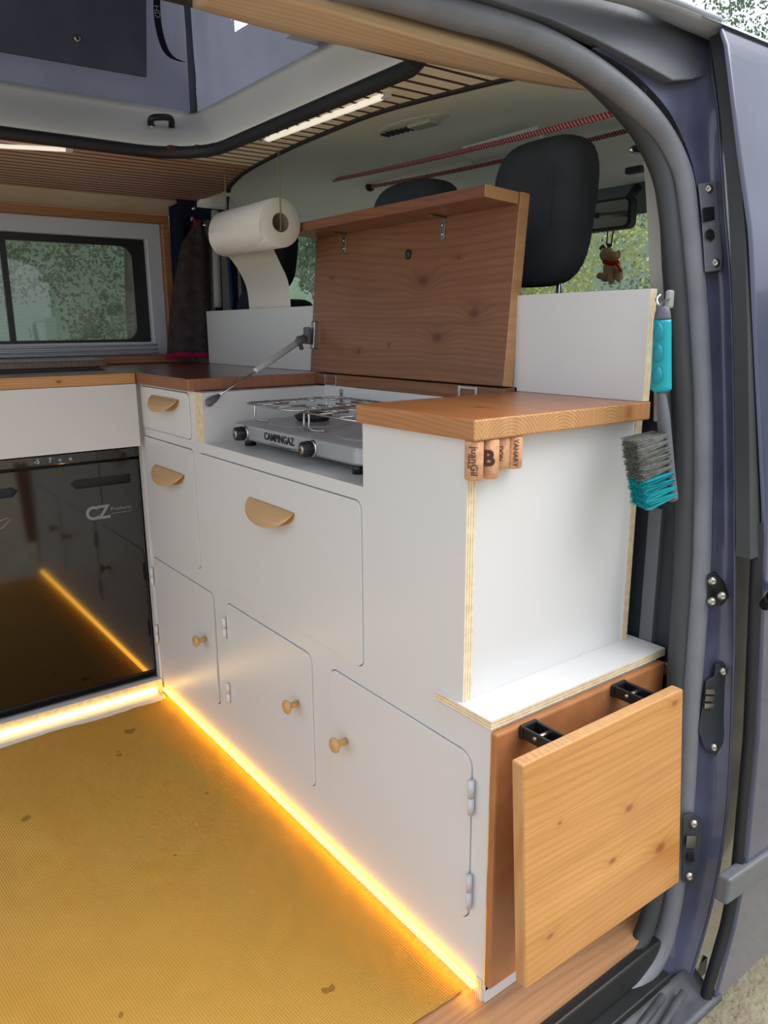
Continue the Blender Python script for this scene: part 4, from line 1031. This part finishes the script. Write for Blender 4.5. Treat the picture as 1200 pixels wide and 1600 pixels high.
# bristle block: starts on the head, points back towards the rear of the van
bd = V(-.42, -.90, -.06).normalized(); bw = V(.90, -.42, 0).normalized()
top = V(*(0.018,0.282,0.748)); bot = V(*(0.03,0.298,0.661))
def bristles(name, m_, t0, t1, n):
    mb = MB(); bm = mb.bm; random.seed(int(t0*10)+3)
    rows = max(1, int(round((t1-t0)*10)))
    for r_ in range(rows):
        for cidx in range(5):
            for k in range(n):
                tt = t0+(r_+.5)/rows*(t1-t0); ww = (cidx-2)/2*.0165
                base = top.lerp(bot, tt)+bw*ww
                sp_ = V(random.uniform(-1, 1), random.uniform(-1, 1), random.uniform(-1, 1))
                tip = base+bd*random.uniform(.040, .047)+V(0, 0, -.010)+bw*(sp_.x*.006)+V(0, 0, sp_.z*.0062)
                b0 = base+bw*(sp_.x*.0015)+V(0, 0, sp_.z*.0015)
                w2 = (bw if k % 2 else V(0, 0, 1))*.0005
                vs = [bm.verts.new(q) for q in (b0-w2, b0+w2, tip+w2*.8, tip-w2*.8)]; bm.faces.new(vs)
    mb.mats = [m_]
    o = mb.build(name); o['kind'] = 'stuff'; return o
h4 = bristles('bristles', GREYB, 0, .58, 150); h4['label'] = 'grey bristles'; h5 = bristles('bristles', TEALB, .58, 1.02, 150); h5['label'] = 'teal bristles'
adopt(br, h0, h1, h2, h3, h4, h5)
hk = MB(); hc = V(*(-0.008,0.328,0.918)); hk.box(hc+V(-.006, -.012, -.012), hc+V(.002, .0, .012), PILLAR, .003)
hk.tube(spline([hc+V(.0, -.010, 0), (0,0.293,0.914), (0.004,0.279,0.909), (0,0.278,0.917), (0,0.286,0.923)], 5), .0018, CHROME, 8)
tag(hk.build('wall_hook'), 'chrome hook on the door seal carrying the brush', 'hook')

# ---- kitchen roll on strings
kr = empty('kitchen_roll', 'white kitchen roll hanging from the ceiling with a loose sheet', 'paper roll', (-.92, .186, 1.05))
q = Matrix.Rotation(PI/2, 4, 'Y'); q.translation = Vector((-1.045, .187, 1.087)); Lr = .235
mb = MB(); mb.lathe([(.018, 0), (.046, 0), (.0475, .002), (.0475, Lr-.002), (.046, Lr), (.018, Lr)], PAPER, 48, q)
SL = spline([(-1.045, .1395, 1.087), (-1.047, .143, 1.065), (-1.06, .163, 1.047), (-1.09, .195, 1.043), (-1.15, .24, 1.045), (-1.19, .285, 1.015), (-1.225, .318, .985), (-1.245, .333, .955), (-1.245, .336, .90)], 5)
SR = spline([(-.81, .1395, 1.087), (-.812, .143, 1.065), (-.825, .163, 1.047), (-.86, .195, 1.043), (-.94, .24, 1.052), (-.99, .285, 1.025), (-1.015, .318, .99), (-1.032, .333, .955), (-1.035, .336, .90)], 5)
def sheet(u, v):
    i = round(v*(len(SL)-1)); p = Vector(SL[i]).lerp(Vector(SR[i]), u); p.z += .002*math.sin(u*7)*min(1, v*3); return p
mb.grid(sheet, 10, 40, PAPER); k1 = mb.build('paper')
mb = MB(); mb.lathe([(.0175, -.0005), (.0185, 0), (.0185, Lr+.0005), (.0172, Lr+.0005), (.0172, -.0005)], CARD, 32, q); k2_ = mb.build('cardboard_core')
adopt(kr, k1, k2_)
sg = MB()
sg.tube([(-.808, .187, 1.222), (-.808, .187, 1.105), (-.809, .187, 1.085)], .0013, STRING, 6); sg.tube([(-1.048, .187, 1.222), (-1.046, .187, 1.09)], .0013, STRING, 6); sg.tube([(-1.046, .187, 1.073), (-.809, .187, 1.073)], .0015, STRING, 6); sg.tube([(-.809, .187, 1.085), (-.809, .187, 1.073)], .0013, STRING, 6); sg.tube([(-1.046, .187, 1.09), (-1.046, .187, 1.073)], .0013, STRING, 6)
sg.tube([V(-.808, .187, 1.2)+V(.003*math.cos(a), 0, .006*math.sin(a)) for a in [k*PI/6 for k in range(12)]], .001, STRING, 6, closed=True)
tag(sg.build('hanging_string'), 'thin jute string loop carrying the kitchen roll', 'string')
mb = MB(); mb.grid(lambda u, v: V(-.79+.075*u, .34+.002*math.sin(u*5), .915+.05*v+ .008*noise.noise(Vector((u*9, v*3, 0)))*v), 12, 6, PAPER); tag(mb.build('torn_paper'), 'torn paper piece showing above the white board by the lid', 'paper')

# ---- bungee ropes, grab handle, dome lamp
for lab, a, b, mid in (('upper red and white rope stretched across the cab ceiling', (-1.3,0.613,1.272), (-0.12,0.341,1.173), .004), ('lower red and white rope behind the headrest', (-1.22,0.707,1.257), (-0.36,0.726,1.25), .006)):
    a, b = Vector(a), Vector(b); n_l = 90; pts = [a.lerp(b, k/n_l)-V(0, 0, mid*math.sin(PI*k/n_l)) for k in range(n_l+1)]
    r_ = empty('bungee_rope', lab, 'rope', a)
    mb = MB(); mb.tube(pts, [.0042+.0007*(k % 2) for k in range(n_l+1)], ROPE, 10); o = mb.build('rope')
    mb = MB(); mb.ball(a, (.011, .014, .012), BLACK); o2 = mb.build('toggle')
    mb = MB(); mb.tube(spline([b, b+V(.012, .004, .004), b+V(.02, .005, -.003), b+V(.012, .002, -.012), b+V(.004, 0, -.008)], 4), .0016, CHROME, 8); o3 = mb.build('hook')
    adopt(r_, o, o2, o3)
gh = empty('ceiling_handle', 'pale grab handle at the far edge of the headliner', 'handle', (-1.32,0.672,1.268))
mb = MB(); mb.tube(spline([(-1.33,0.581,1.267), (-1.31,0.602,1.268), (-1.31,0.687,1.266), (-1.33,0.78,1.268)], 6), .010, TARN, 12, flat=(.8, 1)); a_ = mb.build('grip')
mb = MB(); mb.ball((-1.335,0.604,1.28), (.02, .02, .012), PILLARD); b_ = mb.build('mount'); mb = MB(); mb.ball((-1.335,0.79,1.267), (.014, .014, .010), TARN); b2_ = mb.build('mount'); adopt(gh, a_, b_, b2_)
dl = empty('dome_lamp', 'flat oval reading lamp in the headliner', 'lamp', (-0.665,0.409,1.272))
c = V(*(-0.665,0.409,1.272)); e = V(*(-0.568,0.418,1.272)); ax = (e-c); q = Matrix((ax.normalized(), V(0, 0, 1).cross(ax.normalized()), V(0, 0, 1))).transposed().to_4x4(); q.translation = c
mb = MB(); t = bmesh.new(); bmesh.ops.create_uvsphere(t, u_segments=32, v_segments=12, radius=1)
for v in t.verts: v.co = Vector((v.co.x*ax.length, v.co.y*.032, v.co.z*.008))
mb.merge(t, TARN, True, q); a_ = mb.build('housing')
mb = MB()
t = bmesh.new(); bmesh.ops.create_cube(t, size=1)
for v in t.verts: v.co = Vector((v.co.x*.06+.03, v.co.y*.03, v.co.z*.008-.008))
mb.merge(t, LENS, False, q); b_ = mb.build('lens')
mb = MB()
for k in range(6): 
    t = bmesh.new(); bmesh.ops.create_cube(t, size=1)
    for v in t.verts: v.co = Vector((v.co.x*.006-.08+k*.014, v.co.y*.022, v.co.z*.004-.009))
    mb.merge(t, PILLARD, False, q)
c_ = mb.build('vent_slots'); adopt(dl, a_, b_, c_)
hk = MB(); h_ = (-0.09,0.339,1.122); hk.tube(spline([V(*h_), V(*(-0.09,0.362,1.131)), V(*(-0.09,0.351,1.118)), V(*(-0.09,0.326,1.117)), V(*(-0.09,0.343,1.125))], 5), .003, CHROME, 8)
tag(hk.build('snap_hook'), 'silver snap hook by the seal below the ropes', 'hook')
mb = MB(); mb.box((-0.528,0.9,1.222), V(*(-0.487,0.9,1.208))+V(0, .02, 0), PILLARD, .003); tag(mb.build('coat_hook'), 'small dark coat hook on the headliner by the windscreen', 'hook')

# ---- front seats
def rounded(mb, lo, hi, m_, top=1.0, bot=1.0, pw=2.6, n=20, lean=0, pinch=1):
    lo, hi = Vector(lo), Vector(hi); c = (lo+hi)/2; h = (hi-lo)/2; t = bmesh.new(); bmesh.ops.create_uvsphere(t, u_segments=40, v_segments=26, radius=1)
    for v in t.verts:
        p = v.co.normalized(); s_ = (abs(p.x)**pw+abs(p.y)**pw+abs(p.z)**pw)**(-1/pw); p = p*s_
        k = bot+(top-bot)*(p.z*.5+.5)
        v.co = Vector((c.x+p.x*h.x*k, c.y+p.y*h.y+lean*p.z, c.z+p.z*h.z))
    mb.merge(t, m_, True)
def seat(lab, x0, x1, y, z0, z1, m_=SEAT, wide=.06, dp=.13):
    r_ = empty('front_seat', lab, 'seat', ((x0+x1)/2, y+.1, .1), 'front seats')
    mb = MB(); rounded(mb, (x0, y, z0), (x1, y+dp, z1), m_, 1.0, .88, 3.6, lean=.01); a_ = mb.build('headrest')
    mb = MB(); rounded(mb, (x0-wide, y+.0, -.02), (x1+wide, y+.14, z0-.02), m_, .85, 1, 6, lean=-.0); b_ = mb.build('backrest')
    cx = (x0+x1)/2; obs = [a_, b_]
    for s_ in (-1, 1):
        mb = MB(); mb.tube([(cx+s_*.05, y+dp/2, z0-.08), (cx+s_*.05, y+dp/2, z0+.06)], .006, CHROME, 10); obs.append(mb.build('headrest_post'))
    if m_ is SEAT and x0 > -.7:
        mb = MB(); mb.tube([(x1-.055, y-.001+.003, z0+.05), (x1-.052, y-.003, z0+.12), (x1-.054, y-.001, z0+.2)], .0009, plain('stitching', (96, 84, 92), .9), 5); obs.append(mb.build('stitching'))
    adopt(r_, *obs)
seat('near front seat, its big dark grey headrest beside the raised lid', -.54, -.312, .48, .955, 1.216, dp=.09)
seat('middle front seat, only its dark headrest top shows over the lid', -1.02, -.76, .53, .96, 1.215)
seat('far front seat, its black headrest seen between paper roll and lid', -1.47, -1.255, .44, .98, 1.165, plain('black_seat_cloth', (18, 20, 26), .95, bump=.2), wide=.02, dp=.07)

# rear view mirror and toy
mr = empty('rear_view_mirror', 'rear view mirror at the top of the windscreen', 'mirror', (-0.787,1.2,1.177))
ma, mbb = V(*(-0.865,1.2,1.216)), V(*(-0.723,1.2,1.141)); xs_ = (ma.x, mbb.x)
mb = MB(); mb.prism(rrect(min(xs_)-.05, max(xs_), mbb.z-.006, ma.z, .018), 1, 1.2, 1.225, PILLARD, bev=.003); a_ = mb.build('housing')
mb = MB(); mb.prism(rrect(min(xs_)-.044, max(xs_)-.008, mbb.z+.002, ma.z-.007, .014), 1, 1.197, 1.2, MIRR); b_ = mb.build('glass')
mb = MB(); mb.tube([(max(xs_)-.03, 1.22, ma.z-.01), (max(xs_)-.035, 1.28, ma.z+.04)], .012, PILLARD); c_ = mb.build('stem'); adopt(mr, a_, b_, c_)
ty = empty('plush_reindeer', 'small tan plush reindeer with red scarf hanging from the mirror', 'soft toy', (-0.766,1.19,1.003))
tp = lambda u, v: None
mb = MB()
mb.ball((-0.766,1.19,1.033), (.026, .020, .030), PLUSH); mb.ball((-0.78,1.185,1.013), (.018, .015, .014), PLUSH); mb.ball((-0.799,1.185,1.016), (.012, .011, .009), PLUSH)
mb.ball((-0.757,1.18,1.009), (.010, .012, .018), PLUSH); mb.ball((-0.734,1.18,1.014), (.010, .012, .018), PLUSH)
mb.ball((-0.782,1.185,1.07), (.020, .018, .019), PLUSH); mb.ball((-0.751,1.175,1.066), (.012, .011, .010), PLUSH); mb.ball((-0.748,1.19,1.068), (.008, .006, .012), PLUSH); a_ = mb.build('body')
mb = MB()
for pts in ([(-0.789,1.19,1.081), (-0.801,1.19,1.095), (-0.809,1.19,1.087)], [(-0.778,1.19,1.082), (-0.784,1.19,1.1), (-0.773,1.19,1.093)]): mb.tube(pts, .0045, PLUSHD, 8)
b_ = mb.build('antler', label='brown antlers')
mb = MB(); mb.tube(spline([(-0.774,1.165,1.051), (-0.747,1.16,1.045), (-0.735,1.175,1.048)], 5), .006, REDW, 8); mb.tube(spline([(-0.736,1.165,1.045), (-0.725,1.165,1.033), (-0.716,1.165,1.022)], 4), .005, REDW, 8, flat=(1, .5)); c_ = mb.build('scarf')
mb = MB(); mb.tube([(-0.788,1.19,1.096), (-0.787,1.19,1.144)], .002, REDW, 6); mb.tube([(-0.773,1.19,1.095), (-0.768,1.19,1.142)], .002, REDW, 6); d_ = mb.build('hanging_loop')
adopt(ty, a_, b_, c_, d_)

# ---- jacket, curtain, straps in the far corner
def cloth_loft(name, rings, m_, n=48, folds=7, amp=.15, seed=0):
    mb = MB(); t = bmesh.new(); R_ = []
    for (c, rx, ry) in rings:
        c = Vector(c); L = []
        for k in range(n):
            a = 2*PI*k/n; f = 1+amp*math.sin(a*folds+seed+c.z*6)*(.5+.5*noise.noise(Vector((math.cos(a)*2, math.sin(a)*2, c.z*3+seed))))
            L.append(t.verts.new(c+Vector((rx*math.cos(a)*f, ry*math.sin(a)*f, .006*noise.noise(Vector((a, c.z*5, seed)))))))
        R_.append(L)
    for a, b in zip(R_, R_[1:]):
        for k in range(n): t.faces.new((a[k], a[(k+1) % n], b[(k+1) % n], b[k]))
    t.faces.new(R_[0]); t.faces.new(R_[-1][::-1])
    bmesh.ops.recalc_face_normals(t, faces=t.faces[:]); mb.merge(t, m_, True); return mb.build(name)
jk = empty('jacket', 'dark patterned jacket with magenta hem hanging beside the window', 'jacket', (-1.5, .27, .82))
JX = -1.515
j1 = cloth_loft('jacket_cloth', [((JX, .328, 1.178), .012, .012), ((JX, .325, 1.155), .016, .016), ((JX, .314, 1.11), .028, .038), ((JX, .306, 1.05), .03, .044), ((JX, .298, .98), .034, .052), ((JX, .290, .90), .038, .058), ((JX, .284, .83), .040, .061), ((JX, .283, .812), .041, .062)], JACK, folds=5, amp=.2)
j2 = cloth_loft('hem', [((JX, .2833, .815), .0425, .064), ((JX, .283, .800), .043, .065)], MAGENTA, folds=5, amp=.2)
mb = MB(); mb.tube(spline([(-1.515,0.323,1.201), (-1.51,0.315,1.172), (-1.505,0.321,1.147), (-1.51,0.334,1.173), (-1.515,0.327,1.202)], 4), .005, MAGENTA, 8); j3 = mb.build('hanging_loop'); adopt(jk, j1, j2, j3)
mb = MB()
def curt(u, v):
    y = .262+.198*u; return (-1.545-.012*math.cos(u*24)-.01*v, y, 1.262-.45*v)
mb.grid(curt, 60, 12, CURT, thick=.003)
mb.grid(lambda u, v: (-1.50, .262+.19*u, 1.262-.075*v-.012*math.sin(u*PI)), 10, 4, CURT, thick=.004)
tag(mb.build('curtain'), 'navy curtain bunched in the far corner behind the jacket', 'curtain')
for p, lab in (((-1.5,0.309,1.202), 'upper chrome knob carrying the magenta jacket loop'), ((-1.5,0.34,1.161), 'lower chrome knob just right of the jacket loop')):
    mb = MB(); mb.ball(p, .007, CHROME); mb.tube([p, V(*p)+V(-.03, .005, .004)], .003, CHROME, 8); tag(mb.build('coat_hook'), lab, 'hook')
mb = MB(); mb.tube(spline([(-1.46,0.347,0.939), (-1.46,0.351,1.077), (-1.48,0.364,1.197)], 5), .011, PILLAR, 10); tag(mb.build('grey_pole'), 'light grey upright tube behind the kitchen roll', 'tube')
mb = MB(); mb.tube(spline([(-1.42,0.372,0.935), (-1.43,0.374,1.076), (-1.44,0.382,1.211), (-1.42,0.389,1.266), (-1.3,0.373,1.283)], 6), .007, BLUEF, 10, flat=(1, .6)); tag(mb.build('blue_strap'), 'blue webbing strap running down beside the kitchen roll', 'strap')
rounded_mb = MB(); rounded(rounded_mb, (-1.40, .36, .80), (-1.24, .42, .985), plain('dark_blue_cloth', (20, 30, 52), .9), pw=3); tag(rounded_mb.build('folded_bag'), 'dark blue bag behind the white board under the kitchen roll', 'bag')

# ============================================================ OUTSIDE
def tree(lab, x, y, h, r, m_, n=17000, seed=1):
    random.seed(seed); r_ = empty('tree', lab, 'tree', (x, y, -.52))
    mb = MB(); mb.tube([(x, y, -.55), (x+.05, y, h*.3), (x, y+.05, h*.7)], [.11, .08, .03], BARK, 8); a_ = mb.build('trunk')
    mb = MB(); bm = mb.bm; blobs = [(Vector((x+random.gauss(0, r*.45), y+random.gauss(0, r*.45), random.uniform(.05, 1)*h)), random.uniform(.3, .6)*r) for _ in range(16)]
    for _ in range(n):
        c, rr = random.choice(blobs); d = Vector((random.gauss(0, 1), random.gauss(0, 1), random.gauss(0, 1))).normalized()
        p = c+d*rr*random.uniform(.75, 1.08); s_ = random.uniform(.02, .04)
        u = Vector((random.gauss(0, 1), random.gauss(0, 1), random.gauss(0, 1))).normalized(); w_ = u.orthogonal().normalized()
        vs = [bm.verts.new(p+q) for q in (-u*s_, w_*s_*.5, u*s_, -w_*s_*.5)]; bm.faces.new(vs)
    mb.mats = [m_]; b_ = mb.build('foliage'); adopt(r_, a_, b_)
tree('bushy tree seen through the left part of the side window', -8.2, .0, 3.2, 1.5, LEAFA, seed=2)
tree('darker tree seen through the middle of the side window', -8.6, 2.6, 3.6, 1.5, LEAFA, seed=3)
tree('tree seen at the right end of the side window', -7.6, 5.0, 3.2, 1.3, LEAFC, seed=4)
tree('pale green tree seen between the kitchen roll and the lid', -7.2, 7.4, 3.4, 1.3, LEAFB, seed=5)
tree('bright bush seen through the windscreen beside the reindeer', -3.6, 7.4, 2.3, 1.2, LEAFB, seed=6)
tree('tall dark tree seen behind the rear view mirror', -6.0, 10.4, 5.2, 1.8, LEAFC, seed=7)
tree('tree behind the right edge of the windscreen view', -2.2, 11.0, 4.8, 1.7, LEAFC, seed=8)
tree('tall tree showing above the roof edge at the top right', 2.2, 12.5, 9.5, 2.4, LEAFC, 14000, seed=9)
# grass blades by the sill
mb = MB(); bm = mb.bm; random.seed(11)
for _ in range(16000):
    x, y = random.uniform(-.35, 1.5), random.uniform(.2, 2.6)
    if noise.noise(Vector((x*5, y*5, 7))) < -.12 and random.random() < .8: continue
    h = random.uniform(.012, .035); a = random.uniform(0, 2*PI); l = random.uniform(.0, .03); w_ = .0022
    p = Vector((x, y, -.43)); d = Vector((math.cos(a), math.sin(a), 0)); s_ = Vector((-d.y, d.x, 0))*w_
    vs = [bm.verts.new(q) for q in (p-s_, p+s_, p+d*l+Vector((0, 0, h)))]; bm.faces.new(vs)
mb.mats = [GRASS]; tag(mb.build('grass'), 'short worn grass on the ground beside the van sill', 'grass', kind='stuff')
